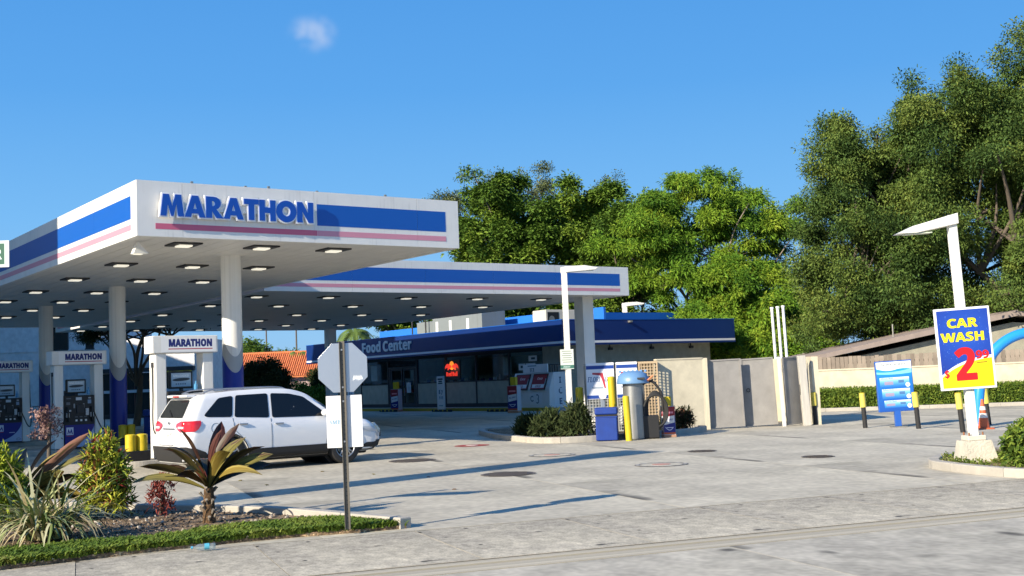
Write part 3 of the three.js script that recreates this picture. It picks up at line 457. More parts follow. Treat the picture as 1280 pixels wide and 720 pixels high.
// ------------------------------------------------------------------ the car: x forward, z toward the street
{
  const car = thing('parked_car', 'white sport utility car stopped beside the near fuel canopy', 'car', W(2.74, -.42), PHI);
  const lerp = (t, x) => { for (let i = 0; i < t.length - 1; i++) if (x <= t[i + 1][0]) { const k = cl((x - t[i][0]) / (t[i + 1][0] - t[i][0])); return t[i][1] + (t[i + 1][1] - t[i][1]) * k; } return t[t.length - 1][1]; };
  const smooth = (t) => { const c = new THREE.CatmullRomCurve3(t.map(([x, y]) => V(x, y, 0)), false, 'centripetal').getPoints(160).map((p) => [p.x, p.y]); return (x) => lerp(c, x); };
  const top = smooth([[-2.4, 1.50], [-2.12, 1.62], [-1.7, 1.665], [-1.0, 1.70], [-.3, 1.705], [.2, 1.67], [.55, 1.57], [.9, 1.36], [1.22, 1.13], [1.36, 1.07], [1.7, 1.01], [2.1, .93], [2.3, .83], [2.42, .74]]);
  const belt = smooth([[-2.4, 1.10], [-1.8, 1.10], [-.9, 1.06], [0, 1.02], [.9, .99], [1.25, .975], [1.7, .93], [2.1, .86], [2.42, .68]]);
  const xr = (y) => lerp([[.2, -2.22], [.34, -2.30], [.55, -2.335], [.72, -2.32], [.85, -2.27], [1.08, -2.25], [1.2, -2.20], [1.55, -2.0], [1.66, -2.02], [1.72, -1.98]], y);
  const xf = (y) => lerp([[.2, 2.12], [.34, 2.28], [.5, 2.34], [.68, 2.335], [.8, 2.25], [.95, 2.12], [1.7, 2.05]], y);
  const NS = 70, sec = (s) => { // half section, bottom centre to top centre
    const xm = -2.3 + 4.62 * s, yt = top(xm), yb = Math.min(belt(xm), yt - .035), gh = yt - yb;
    const corner = 1 - .16 * Math.pow(1 - sm(0, .055, s), 1.6) - .26 * Math.pow(sm(.93, 1, s), 1.5); const w = .94 * corner;
    const wr = gh > .25 ? w * (1 - .24 * cl((gh) / .62)) : w * (.90);
    const pts = [[.24, 0], [.24, w * .86], [.30, w * .965], [.45, w * .985], [.62, w * .995], [.74, w * 1], [.84, w * .994], [yb - .05, w * .985], [yb, w * .955]];
    for (const k of [.25, .5, .75, .9]) pts.push([yb + gh * k * .96, w * .955 + (wr - w * .955) * Math.pow(k, 1.12)]);
    pts.push([yb + gh * .985, wr * .93], [yb + gh * 1.0, wr * .72], [yt + (gh > .25 ? .012 : .02), wr * .36], [yt + (gh > .25 ? .018 : .03), 0]);
    return pts.map(([y, z]) => { const x = xr(y) + (xf(y) - xr(y)) * s; return V(x, y, z); });
  };
  const rows = []; for (let i = 0; i <= NS; i++) { const s = i / NS, e = s < .5 ? .5 * Math.pow(2 * s, 1.15) : 1 - .5 * Math.pow(2 * (1 - s), 1.15); rows.push(sec(e)); }
  const nJ = rows[0].length, pos = [], idx = []; const id = (i, j, k) => (i * nJ + j) * 2 + k;
  for (const r of rows) for (const p of r) { pos.push(p.x, p.y, p.z, p.x, p.y, -p.z); }
  for (let i = 0; i < NS; i++) for (let j = 0; j < nJ - 1; j++) { idx.push(id(i, j, 0), id(i + 1, j, 0), id(i + 1, j + 1, 0), id(i, j, 0), id(i + 1, j + 1, 0), id(i, j + 1, 0)); idx.push(id(i, j, 1), id(i + 1, j + 1, 1), id(i + 1, j, 1), id(i, j, 1), id(i, j + 1, 1), id(i + 1, j + 1, 1)); }
  for (const i of [0, NS]) for (let j = 0; j < nJ - 1; j++) { const q = [id(i, j, 0), id(i, j + 1, 0), id(i, j + 1, 1), id(i, j, 1)]; if (i === 0) idx.push(q[0], q[1], q[2], q[0], q[2], q[3]); else idx.push(q[0], q[2], q[1], q[0], q[3], q[2]); }
  let g = new THREE.BufferGeometry(); g.setAttribute('position', new THREE.Float32BufferAttribute(pos, 3)); g.setIndex(idx); g = mergeVertices(g, 1e-4); g.computeVertexNormals(); g.setAttribute('uv', new THREE.Float32BufferAttribute(new Float32Array(g.attributes.position.count * 2), 2));
  const WX = [-1.35, 1.35], WR = .365;
  const paint = P(lin(.76, .77, .78), .32, { clearcoat: 1, clearcoatRoughness: .04 });
  let bodyGeo = g;
  try {
    const ev = new Evaluator(); ev.useGroups = false; ev.attributes = ['position', 'normal', 'uv']; let b = new Brush(g.clone()); b.updateMatrixWorld();
    for (const x of WX) for (const s of [-1, 1]) { const w = new Brush(new THREE.CylinderGeometry(.425, .425, .5, 40).rotateX(Math.PI / 2).translate(x, .37, s * .80)); w.updateMatrixWorld(); b = ev.evaluate(b, w, SUBTRACTION); b.updateMatrixWorld(); }
    bodyGeo = toCreasedNormals(b.geometry, rad(38));
  } catch (e) { console.log('csg', e.message); }
  add('body', bodyGeo, paint, car);
  const secAt = (x) => { let lo = 0; for (let i = 0; i < rows.length; i++) if (rows[i][5].x <= x) lo = i; return rows[Math.min(lo, rows.length - 1)]; };
  const zAt = (x, y) => { // side surface
    let best = .9, acc = []; for (let i = 0; i < rows.length - 1; i++) { const r = rows[i]; for (let j = 1; j < nJ - 2; j++) { const p = r[j], q = r[j + 1]; if ((p.y <= y && q.y >= y)) { const k = (y - p.y) / Math.max(1e-6, q.y - p.y); acc.push([p.x + (q.x - p.x) * k, p.z + (q.z - p.z) * k]); break; } } }
    acc.sort((a, b) => a[0] - b[0]); return lerp(acc, x);
  };
  const dense = (pts, n = 8) => { const o = []; pts.forEach((p, i) => { const q = pts[(i + 1) % pts.length]; for (let k = 0; k < n; k++) o.push([p[0] + (q[0] - p[0]) * k / n, p[1] + (q[1] - p[1]) * k / n]); }); return o; };
  const rounded = (pts, r) => { const o = []; const n = pts.length; pts.forEach((p, i) => { const a = pts[(i + n - 1) % n], b = pts[(i + 1) % n]; const la = Math.hypot(a[0] - p[0], a[1] - p[1]), lb = Math.hypot(b[0] - p[0], b[1] - p[1]), ra = Math.min(r, la / 2), rb = Math.min(r, lb / 2); const P0 = [p[0] + (a[0] - p[0]) / la * ra, p[1] + (a[1] - p[1]) / la * ra], P2 = [p[0] + (b[0] - p[0]) / lb * rb, p[1] + (b[1] - p[1]) / lb * rb]; for (let k = 0; k <= 4; k++) { const t = k / 4; o.push([(1 - t) ** 2 * P0[0] + 2 * t * (1 - t) * p[0] + t * t * P2[0], (1 - t) ** 2 * P0[1] + 2 * t * (1 - t) * p[1] + t * t * P2[1]]); } }); return o; };
  function sidePanel(name, pts, off, mat, parent, s = 1) { // an outline in side view laid on the flank
    const o = pts, n = 18; const xs = o.map((p) => p[0]), ys = o.map((p) => p[1]); const sh = new THREE.Shape(o.map(([x, y]) => new THREE.Vector2(x, y)));
    const gg = new THREE.ShapeGeometry(sh); const p = gg.attributes.position; for (let i = 0; i < p.count; i++) p.setZ(i, s * (zAt(p.getX(i), p.getY(i)) + off)); gg.computeVertexNormals(); return add(name, gg, mat, parent);
  }
  const glass = P(lin(.006, .007, .009), .02, { specularIntensity: .9 });
  const T = (x, d = .085) => top(x) - d;
  for (const s of [1, -1]) {
    sidePanel('window', dense(rounded([[.98, 1.06], [.42, 1.50], [.1, 1.575], [-.33, 1.60], [-.36, 1.085]], .05), 6), .007, glass, car, s);
    sidePanel('window', dense(rounded([[-.43, 1.09], [-.40, 1.60], [-1.12, 1.585], [-1.20, 1.135]], .05), 6), .007, glass, car, s);
    sidePanel('quarter_window', dense(rounded([[-1.25, 1.14], [-1.18, 1.58], [-1.5, 1.545], [-1.86, 1.20], [-1.80, 1.165]], .06), 6), .007, glass, car, s);
    // door seams as thin dark lines, handles
    for (const [x0, y0, x1, y1] of [[-.395, .40, -.395, 1.07], [.86, .42, 1.0, 1.02], [-1.22, .88, -1.24, 1.12], [-1.22, .88, -1.0, .66]]) { const n = 10, pp = []; for (let i = 0; i <= n; i++) { const x = x0 + (x1 - x0) * i / n, y = y0 + (y1 - y0) * i / n; pp.push(V(x, y, s * (zAt(x, y) + .001))); } add('door_seam', tube(pp, .0045, 12, 4), MAT.dark, car); }
    for (const [x, y] of [[-.22, .955], [-1.03, .985]]) { const hz = zAt(x, y); const h = add('door_handle', rbx(-.10, .10, -.016, .016, 0, .03, .012), MAT.steel, car); h.position.set(x, y, s > 0 ? hz + .005 : -hz - .035); }
    // black sill and wheel arch lips
    { const xs = [], ys = [.245, .27, .30, .36, .42, .46], pp = [], ii = []; for (let i = 0; i <= 16; i++) xs.push(-.93 + 1.86 * i / 16); for (const y of ys) for (const x of xs) pp.push(x, y, s * (zAt(x, y) + .014)); for (let a = 0; a < ys.length - 1; a++) for (let b = 0; b < 16; b++) { const q = a * 17 + b; ii.push(q, q + 1, q + 17, q + 1, q + 18, q + 17); } const sg = new THREE.BufferGeometry(); sg.setAttribute('position', new THREE.Float32BufferAttribute(pp, 3)); sg.setIndex(ii); sg.computeVertexNormals(); add('sill', sg, MAT.rubber, car); }
    for (const x of WX) { const pp = []; for (let i = 0; i <= 20; i++) { const a = -.12 + (Math.PI + .24) * i / 20, px = x + Math.cos(a) * .435, py = .37 + Math.sin(a) * .435; pp.push(V(px, py, s * (zAt(cl(px, -2.2, 2.2), cl(py, .3, 1)) + .002))); } add('arch_lip', tube(pp, .012, 30, 6), MAT.dark, car); }
    const mr = add('mirror', new THREE.SphereGeometry(.11, 16, 10).scale(.9, .72, 1.05).translate(.83, 1.13, s * 1.03), paint, car); add('mirror_arm', bar(V(.86, 1.08, s * .86), V(.84, 1.10, s * .98), .03), MAT.dark, mr);
    add('roof_rail', tube([V(.1, 1.665, s * .60), V(0, 1.71, s * .60), V(-.9, 1.735, s * .60), V(-1.6, 1.71, s * .60), V(-1.75, 1.655, s * .60)], .016, 20, 6), MAT.steel, car);
  }
  // rear glass, lamps, bumper
  const rearPanel = (name, pts, off, mat, parent, nz = 1) => { const sh = new THREE.Shape(pts.map(([z, y]) => new THREE.Vector2(z, y))); const gg = new THREE.ShapeGeometry(sh); const p = gg.attributes.position; for (let i = 0; i < p.count; i++) { const z = p.getX(i), y = p.getY(i); p.setXYZ(i, xr(y) - off + 0, y, z); } gg.computeVertexNormals(); return add(name, gg, mat, parent); };
  rearPanel('rear_window', dense(rounded([[-.66, 1.17], [-.56, 1.53], [.56, 1.53], [.66, 1.17]], .06), 8), .02, glass, car);
  { const pp = []; for (let i = 0; i <= 24; i++) { const a = i / 24 * 6.283, x = -1.62 + .10 * Math.cos(a), y = .93 + .10 * Math.sin(a); pp.push(V(x, y, zAt(x, y) + .001)); } add('fuel_flap_seam', tube(pp, .0035, 40, 4), MAT.dark, car); add('plate_strip', rbx(-2.285, -2.262, .925, .955, -.34, .34, .008), MAT.steel, car); add('wiper', bar(V(-2.235, 1.20, .05), V(-2.16, 1.34, -.30), .010, .006, 6), MAT.black, car); }
  add('spoiler', rbx(-2.11, -1.9, 1.575, 1.635, -.56, .56, .025), paint, car); add('brake_light', rbx(-2.125, -2.105, 1.585, 1.615, -.16, .16, .005), P(lin(.5, .02, .02), .2), car);
  const lens = P(lin(.55, .012, .015), .1, { clearcoat: 1 });
  const halfAt = (k, y) => { const r = sec(k); for (let j = 1; j < r.length - 1; j++) if (r[j].y <= y && r[j + 1].y >= y) { const t = (y - r[j].y) / Math.max(1e-6, r[j + 1].y - r[j].y); return r[j].z + (r[j + 1].z - r[j].z) * t; } return r[3].z; };
  function wrap(name, ys, zs, sEnd, off, mat, parent, side, front = false) { // a panel bent round a corner of the body
    const pp = [], ii = [], n1 = 6, n2 = 10; let n = 0;
    ys.forEach(([y, z0, s1]) => { n = 0; const e = front ? 1 : 0, X0 = front ? xf(y) + off : xr(y) - off; const zc = halfAt(e, y); for (let k = 0; k <= n1; k++) { pp.push(X0, y, side * ((z0 ?? zs) + (zc - (z0 ?? zs)) * k / n1)); n++; } for (let k = 1; k <= n2; k++) { const q = (s1 ?? sEnd) * k / n2, st = front ? 1 - q : q; pp.push(xr(y) + (xf(y) - xr(y)) * st + (front ? 1 : -1) * off * (1 - k / n2), y, side * (halfAt(st, y) + off)); n++; } });
    for (let r = 0; r < ys.length - 1; r++) for (let k = 0; k < n - 1; k++) { const a = r * n + k; ii.push(a, a + 1, a + n, a + 1, a + n + 1, a + n); }
    const q = new THREE.BufferGeometry(); q.setAttribute('position', new THREE.Float32BufferAttribute(pp, 3)); q.setIndex(ii); q.computeVertexNormals(); return add(name, q, mat, parent);
  }
  for (const s of [1, -1]) {
    const tl = wrap('tail_lamp', [[.885, .62, .045], [.93, .50, .06], [1.0, .40, .07], [1.05, .44, .072], [1.10, .66, .07]], .5, .06, .018, lens, car, s); wrap('white_lamp', [[.95, .54, .001], [.99, .54, .001]], .55, .001, .024, MAT.whiteGloss, tl, s);
    wrap('rear_bumper', [[.26, 0, .10], [.36, 0, .115], [.46, 0, .10], [.54, 0, .06], [.58, 0, .02]], 0, .1, .016, MAT.rubber, car, s);
    wrap('front_bumper', [[.26, 0, .11], [.34, 0, .125], [.42, 0, .10], [.46, 0, .04]], 0, .1, .016, MAT.rubber, car, s, true);
    wrap('headlight', [[.62, .52, .05], [.68, .50, .10], [.74, .54, .13], [.78, .60, .14]], .5, .1, .016, P(lin(.5, .53, .56), .1, { clearcoat: 1 }), car, s, true);
    wrap('grille', [[.52, 0, .001], [.60, 0, .001], [.66, 0, .001]], 0, .001, .014, MAT.black, car, s, true);
  }
  print(car, 'number_plate', .31, .16, 0, 0, 0, (g2, w, h) => { g2.fillStyle = '#e3e6e2'; g2.fillRect(0, 0, w, h); g2.fillStyle = '#56705c'; g2.font = `bold ${h * .5}px sans-serif`; g2.textAlign = 'center'; g2.fillText('IJQY', w / 2, h * .7); }, 64).applyMatrix4(new THREE.Matrix4().makeTranslation(-2.30, .80, 0).multiply(new THREE.Matrix4().makeRotationY(-Math.PI / 2)));
  add('badge', new THREE.SphereGeometry(.05, 14, 8).scale(.15, .6, 1).translate(-2.275, 1.06, 0), MAT.steel, car);
  add('hatch_seam', tube([V(-2.262, 1.10, .70), V(-2.30, .72, .66), V(-2.335, .62, .4), V(-2.337, .61, 0), V(-2.335, .62, -.4), V(-2.30, .72, -.66)], .004, 30, 4), MAT.dark, car);
  // windscreen
  { const q = (x, k) => { const y = top(x); return V(x, y + .022, k); }; const pp = [], ii = []; const xs = [.46, .6, .75, .9, 1.05, 1.2]; xs.forEach((x, i) => { const hw = .62 + .12 * i / 5; for (let k = 0; k <= 6; k++) { const z = -hw + 2 * hw * k / 6; pp.push(x, top(x) + .022 - .05 * Math.pow(z / hw, 4), z); } }); for (let i = 0; i < xs.length - 1; i++) for (let k = 0; k < 6; k++) { const a = i * 7 + k; ii.push(a, a + 1, a + 7, a + 1, a + 8, a + 7); } const wg = new THREE.BufferGeometry(); wg.setAttribute('position', new THREE.Float32BufferAttribute(pp, 3)); wg.setIndex(ii); wg.computeVertexNormals(); add('windscreen', wg, glass, car); }
  add('underbody', rbx(-2.0, 2.0, .18, .30, -.70, .70, .05), MAT.black, car);
  for (const x of WX) add('wheel_house', cyl(.43, .43, 1.28, 0, -.64, 0, 24).rotateX(Math.PI / 2).translate(x, .37, 0), MAT.black, car);
  for (const x of WX) for (const s of [1, -1]) {
    const wz = s * .80, tyre = new THREE.LatheGeometry([[.24, -.115], [.33, -.12], [.355, -.10], [WR, -.07], [WR, .07], [.355, .10], [.33, .12], [.24, .115]].map(([r, y]) => new THREE.Vector2(r, y)), 40).rotateX(Math.PI / 2);
    const w = new THREE.Group(); w.name = 'wheel'; car.add(w); w.position.set(x, WR, wz); w.rotation.z = .4 + x;
    add('tyre', tyre, MAT.rubber, w);
    const rim = [new THREE.TorusGeometry(.235, .02, 8, 36).translate(0, 0, s * .085), cyl(.05, .06, .05, 0, 0, 0, 14).rotateX(Math.PI / 2 * s).translate(0, 0, s * .04)]; for (let k = 0; k < 5; k++) for (const d of [-.10, .10]) { const a = k * 1.2566 + d; rim.push(bar(V(Math.cos(a) * .05, Math.sin(a) * .05, s * .085), V(Math.cos(a + d * .6) * .235, Math.sin(a + d * .6) * .235, s * .075), .022, .016, 6)); } add('rim', rim, MAT.steel, w);
    add('brake_disc', cyl(.16, .16, .02, 0, 0, 0, 24).rotateX(Math.PI / 2), MAT.galv, w); add('hub_back', cyl(.24, .24, .02, 0, 0, 0, 28).rotateX(Math.PI / 2).translate(0, 0, -s * .03), MAT.black, w);
  }
}

// ------------------------------------------------------------------ foliage helpers
function leafMat(r, g, b, t = .35) { return P(lin(r, g, b), .7, { transmission: 0, sheen: 0, specularIntensity: .35, vertexColors: false }); }
function spray(n, R, L, wd, seed, droop = .2) { // a tuft of n leaves about the origin
  const r = rng(seed), pos = [], nor = [];
  for (let i = 0; i < n; i++) {
    const th = r() * 6.283, ph = Math.acos(1 - 1.7 * r()), d = V(Math.sin(ph) * Math.cos(th), Math.cos(ph), Math.sin(ph) * Math.sin(th)); const o = d.clone().multiplyScalar(R * (.25 + .75 * r()));
    const dir = d.clone().add(V((r() - .5) * 1.2, (r() - .5) * 1.2 - droop, (r() - .5) * 1.2)).normalize(), sd = dir.clone().cross(V(r() - .5, r() + .3, r() - .5)).normalize(), k = .7 + .6 * r(), up = sd.clone().cross(dir);
    const a = o, m = o.clone().addScaledVector(dir, L * k * .5).addScaledVector(up, L * .06), e = o.clone().addScaledVector(dir, L * k).addScaledVector(V(0, -1, 0), L * .1), p = m.clone().addScaledVector(sd, wd * k * .5), q = m.clone().addScaledVector(sd, -wd * k * .5);
    for (const t of [[a, p, e], [a, e, q]]) { const nn = t[1].clone().sub(t[0]).cross(t[2].clone().sub(t[0])).normalize(); for (const v of t) { pos.push(v.x, v.y, v.z); nor.push(nn.x, nn.y, nn.z); } }
  }
  const g = new THREE.BufferGeometry(); g.setAttribute('position', new THREE.Float32BufferAttribute(pos, 3)); g.setAttribute('normal', new THREE.Float32BufferAttribute(nor, 3)); return g;
}
const upV = V(0, 1, 0), tmpM = new THREE.Matrix4(), tmpQ = new THREE.Quaternion(), tmpE = new THREE.Euler(), tmpC = new THREE.Color();
function scatter(name, parent, geo, mat, items, tint) { // items: [x, y, z, scale, spin, tilt, tone]
  const m = new THREE.InstancedMesh(geo, mat, items.length); m.name = parent === scene ? numbered(name) : name; m.castShadow = m.receiveShadow = true; m.userData.kind = 'stuff';
  items.forEach((q, i) => { tmpQ.setFromEuler(tmpE.set(q[5] ?? 0, q[4] ?? 0, q[6] ?? 0)); tmpM.compose(V(q[0], q[1], q[2]), tmpQ, V(q[3], q[3] * (q[8] ?? 1), q[3])); m.setMatrixAt(i, tmpM); m.setColorAt(i, tint(q[7] ?? .5, tmpC, i)); });
  parent.add(m); return m;
}
const tone = (stops) => (t, c) => { const k = cl(t) * (stops.length - 1), i = Math.min(stops.length - 2, Math.floor(k)), f = k - i; return c.setRGB(...[0, 1, 2].map((j) => stops[i][j] + (stops[i + 1][j] - stops[i][j]) * f)); };
const bark = M(lin(.16, .13, .10), .9, { map: grainTex, bumpMap: fineBump, bumpScale: .01 }), barkPale = M(lin(.30, .26, .21), .9, { map: grainTex });
function limb(a, b, r0, r1, sag, r) { const m = a.clone().lerp(b, .5).add(V((r() - .5) * sag, sag * .35, (r() - .5) * sag)); const c = new THREE.CatmullRomCurve3([a, m, b]), n = 7, rs = 7, g = new THREE.TubeGeometry(c, n, 1, rs); const p = g.attributes.position; for (let i = 0; i <= n; i++) { const o = c.getPointAt(i / n), R = r0 + (r1 - r0) * i / n; for (let j = 0; j <= rs; j++) { const k = i * (rs + 1) + j; p.setXYZ(k, o.x + (p.getX(k) - o.x) * R, o.y + (p.getY(k) - o.y) * R, o.z + (p.getZ(k) - o.z) * R); } } g.computeVertexNormals(); return g; }
// lobes: [x, y, z, rx, ry, rz]; clumps gather in the lobes, tufts in the clumps
function tree(name, label, base, lobes, o) {
  const t = thing(name, label, 'tree', base, 0, o.group); const r = rng(o.seed); const clumps = [];
  const total = lobes.reduce((s, l) => s + Math.pow(l[3] * l[4] * l[5], .66), 0);
  for (const l of lobes) { const n = Math.round(o.clumps * Math.pow(l[3] * l[4] * l[5], .66) / total); for (let i = 0; i < n; i++) { const th = r() * 6.283, cz = 2 * r() - 1, sr = Math.sqrt(1 - cz * cz), q = Math.pow(r(), o.shell ?? .28) * (.82 + .28 * r()); clumps.push([l[0] + l[3] * sr * Math.cos(th) * q, l[1] + l[4] * cz * q, l[2] + l[5] * sr * Math.sin(th) * q, .5 + .5 * r(), l]); } }
  const items = [];
  clumps.forEach((c, ci) => { const wisp = ci % 4 === 3; if (wisp) { const l = c[4], e = 1.02 + .09 * r(); const dx = (c[0] - l[0]) / l[3], dy = (c[1] - l[1]) / l[4], dz = (c[2] - l[2]) / l[5], d = Math.hypot(dx, dy, dz); if (d > .3 && d < 1.3) { c[0] = l[0] + dx / d * l[3] * e; c[1] = l[1] + dy / d * l[4] * e; c[2] = l[2] + dz / d * l[5] * e; } } }); 
  clumps.forEach((c, ci) => { const wisp = ci % 4 === 3, R = o.clumpR * (.6 + .7 * r()) * (wisp ? .75 : 1), n = Math.round(o.per * (.5 + c[3]) * (wisp ? .3 : 1)), tn = r(); for (let i = 0; i < n; i++) { const th = r() * 6.283, cz = 2 * r() - 1, sr = Math.sqrt(1 - cz * cz), q = Math.pow(r(), .45) * R; items.push([c[0] + sr * Math.cos(th) * q, c[1] + cz * q * (o.flat ?? .6), c[2] + sr * Math.sin(th) * q, o.size * (.65 + .7 * r()), r() * 6.283, (r() - .5) * .7, (r() - .5) * .7, cl(.55 * tn + .45 * r())]); } });
  scatter('crown', t, o.geo, o.mat, items, o.tint);
  const H = o.fork ?? 3, tr = o.trunk ?? .35; const gs = [limb(V(0, -.2, 0), V((r() - .5) * .6, H, (r() - .5) * .6), tr * 1.25, tr * .8, .3, r)]; add('trunk', gs, o.bark ?? bark, t);
  const nl = o.limbs ?? 9; for (let i = 0; i < nl; i++) { const c = clumps[Math.floor((i + r()) / nl * clumps.length)]; if (!c) continue; const b = V(c[0], c[1], c[2]), a = V(0, H * (.75 + .25 * r()), 0); const mid = a.clone().lerp(b, .45 + .1 * r()).add(V(0, .6, 0)); const br = add('limb', limb(a, mid, tr * .5, tr * .28, .8, r), o.bark ?? bark, t); const tw = []; for (let k = 0; k < 4; k++) { const c2 = clumps[Math.floor(r() * clumps.length)]; const e = V(c2[0], c2[1], c2[2]).sub(mid); if (e.length() > 6) e.setLength(3 + 2 * r()); tw.push(limb(mid, mid.clone().add(e), tr * .26, .03, .6, r)); } tw.push(limb(mid, b, tr * .27, .04, .6, r)); tw.forEach((g) => add('branch', g, o.bark ?? bark, br)); }
  return t;
}
const leafA = leafMat(1, 1, 1);
const sprayFine = spray(16, .30, .17, .085, 3), sprayBroad = spray(14, .34, .26, .13, 4), sprayFeather = spray(20, .42, .26, .07, 5, .3), spraySmall = spray(18, .11, .07, .035, 6), sprayCroton = spray(11, .09, .16, .04, 7, -.3);
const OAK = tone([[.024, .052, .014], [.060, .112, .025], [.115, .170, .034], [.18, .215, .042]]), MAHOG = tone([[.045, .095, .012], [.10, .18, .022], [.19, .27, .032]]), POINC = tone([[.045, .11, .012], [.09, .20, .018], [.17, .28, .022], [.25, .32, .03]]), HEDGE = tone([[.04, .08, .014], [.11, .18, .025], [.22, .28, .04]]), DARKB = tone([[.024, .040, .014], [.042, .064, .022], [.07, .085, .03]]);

tree('oak_tree', 'huge dark green oak filling the right edge behind the wall', [25.5, 0, -58], [[0, 10.2, 0, 6.5, 7.2, 5], [-4.2, 10.2, .5, 4.6, 5.8, 4], [-2.2, 13.0, 0, 3.6, 3.4, 3.4], [5, 11, 0, 6, 7.6, 5], [-1.5, 5.8, 2.5, 7, 3.2, 3.5], [4, 13.9, -.5, 5, 4.6, 4]], { seed: 11, clumps: 340, clumpR: 1.1, per: 95, size: .82, flat: .75, shell: .42, geo: sprayFine, mat: leafA, tint: OAK, fork: 3.2, trunk: .55, limbs: 12, group: 'trees behind the station' });
tree('oak_tree', 'rounded dark green oak left of the huge one, behind the three poles', [18.3, 0, -59.5], [[0, 8.2, 0, 3.6, 6, 3.6], [-.8, 11.4, .2, 2.6, 3.2, 2.6], [2.2, 11, 0, 3.2, 4.2, 3], [-1.5, 5.2, .8, 3.4, 3.4, 3.2]], { seed: 12, clumps: 180, clumpR: 1.05, per: 95, size: .8, flat: .75, shell: .42, geo: sprayFine, mat: leafA, tint: OAK, fork: 3, trunk: .4, group: 'trees behind the station' });
tree('flame_tree', 'bright green feathery tree with pale bare stems right of the shop', [13.2, 0, -80], [[-.6, 12.6, 0, 4.6, 2.8, 4], [-4.2, 10.6, 1, 3, 2.6, 3], [4, 11.2, .5, 3.6, 3, 3], [-1.8, 7.6, 2, 3.6, 2.4, 2.6], [3.4, 6.4, 2.2, 3.2, 2.6, 2.6], [5.4, 3.8, 3, 2.6, 2.4, 2.2]], { seed: 13, clumps: 170, clumpR: 1.05, per: 44, size: 1.05, flat: .3, geo: sprayFeather, mat: leafA, tint: POINC, fork: 4.2, trunk: .3, limbs: 14, bark: barkPale, group: 'trees behind the station' });
[[11.5, -71.5, 3.2, 2.6, 'at the end of the shop roof'], [16.2, -70, 3.4, 2.6, 'behind the vent pipes'], [14.6, -76, 6.4, 3.4, 'under the feathery tree']].forEach(([x, z, h, w, t2], i) => tree('understory_tree', `low bright green tree ${t2}`, [x, 0, z], [[0, h, 0, w, 2.2, 2], [1, h - 1.2, .5, w, 1.8, 2]], { seed: 26 + i, clumps: 60, clumpR: .9, per: 44, size: 1.0, flat: .35, geo: sprayFeather, mat: leafA, tint: POINC, fork: 1.6, trunk: .14, limbs: 6, bark: barkPale, group: 'low trees behind the enclosure' }));
[[20.5, -57, 2.6, 2.6], [24.6, -57.5, 2.4, 2.4], [28.6, -57, 2.6, 2.6]].forEach(([x, z, h, w], i) => tree('understory_tree', `dark undergrowth below the oaks, ${['left', 'middle', 'right'][i]} of three`, [x, 0, z - 4], [[0, h + 1, 0, w, 2.2, 2], [.6, h - .6, 0, w, 2, 2]], { seed: 36 + i, clumps: 50, clumpR: 1, per: 46, size: 1.0, geo: sprayFine, mat: leafA, tint: OAK, fork: 1.4, trunk: .14, limbs: 4, group: 'undergrowth behind the board fence' }));
tree('filler_tree', 'mid green tree closing the gap between the dense and the feathery tree', [8.4, 0, -87], [[0, 10.8, 0, 3.4, 3.6, 3], [-.5, 7, .5, 3.6, 3, 3], [1.5, 12.4, 0, 2.4, 2.4, 2.4]], { seed: 19, clumps: 80, clumpR: 1.1, per: 60, size: 1.0, flat: .6, geo: sprayBroad, mat: leafA, tint: MAHOG, fork: 4, trunk: .3, limbs: 6, group: 'trees behind the station' });
tree('broadleaf_tree', 'dense sunlit broadleaf tree rising behind the striped canopies', [2.2, 0, -91.5], [[-2.2, 13.2, 0, 4.8, 5, 4], [2.6, 13.8, 0, 4.6, 4.6, 4], [6, 11.6, .5, 3.2, 4.4, 3.4], [-4.4, 9.2, 1, 3, 4.6, 3], [0, 8.4, 2, 6, 4, 3]], { seed: 14, clumps: 210, clumpR: 1.1, per: 60, size: 1.1, flat: .7, geo: sprayBroad, mat: leafA, tint: MAHOG, fork: 4.5, trunk: .45, group: 'trees behind the station' });
tree('wispy_tree', 'grey green open tree peeping over the dense tree and canopy end', [-1.5, 0, -99], [[-3.4, 16.2, 0, 2.4, 3, 2], [0.5, 17.4, 0, 2.8, 2.8, 2], [4.5, 17.2, 0, 3, 2.4, 2], [9, 16.4, 0, 3, 2.4, 2]], { seed: 15, clumps: 46, clumpR: 1.3, per: 40, size: 1.0, shell: .6, geo: sprayFine, mat: leafA, tint: tone([[.05, .07, .03], [.10, .13, .05], [.17, .19, .08]]), fork: 9, trunk: .35, limbs: 12, group: 'trees behind the station' });
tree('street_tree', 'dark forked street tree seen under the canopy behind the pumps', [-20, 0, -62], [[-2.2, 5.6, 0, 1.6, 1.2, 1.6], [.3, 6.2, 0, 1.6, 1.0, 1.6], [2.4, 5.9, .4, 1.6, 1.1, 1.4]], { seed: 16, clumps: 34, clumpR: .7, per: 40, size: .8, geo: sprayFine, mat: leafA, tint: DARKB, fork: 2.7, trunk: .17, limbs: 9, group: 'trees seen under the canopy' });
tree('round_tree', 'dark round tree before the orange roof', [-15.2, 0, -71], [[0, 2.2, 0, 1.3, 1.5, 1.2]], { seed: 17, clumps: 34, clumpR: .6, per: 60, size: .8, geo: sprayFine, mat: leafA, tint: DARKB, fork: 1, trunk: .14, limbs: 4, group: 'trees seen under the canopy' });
tree('round_tree', 'small dark tree right of the orange roof', [-13.4, 0, -84], [[0, 2.2, 0, 1.0, 1.3, 1]], { seed: 18, clumps: 22, clumpR: .6, per: 60, size: .8, geo: sprayFine, mat: leafA, tint: DARKB, fork: 1, trunk: .12, limbs: 4, group: 'trees seen under the canopy' });
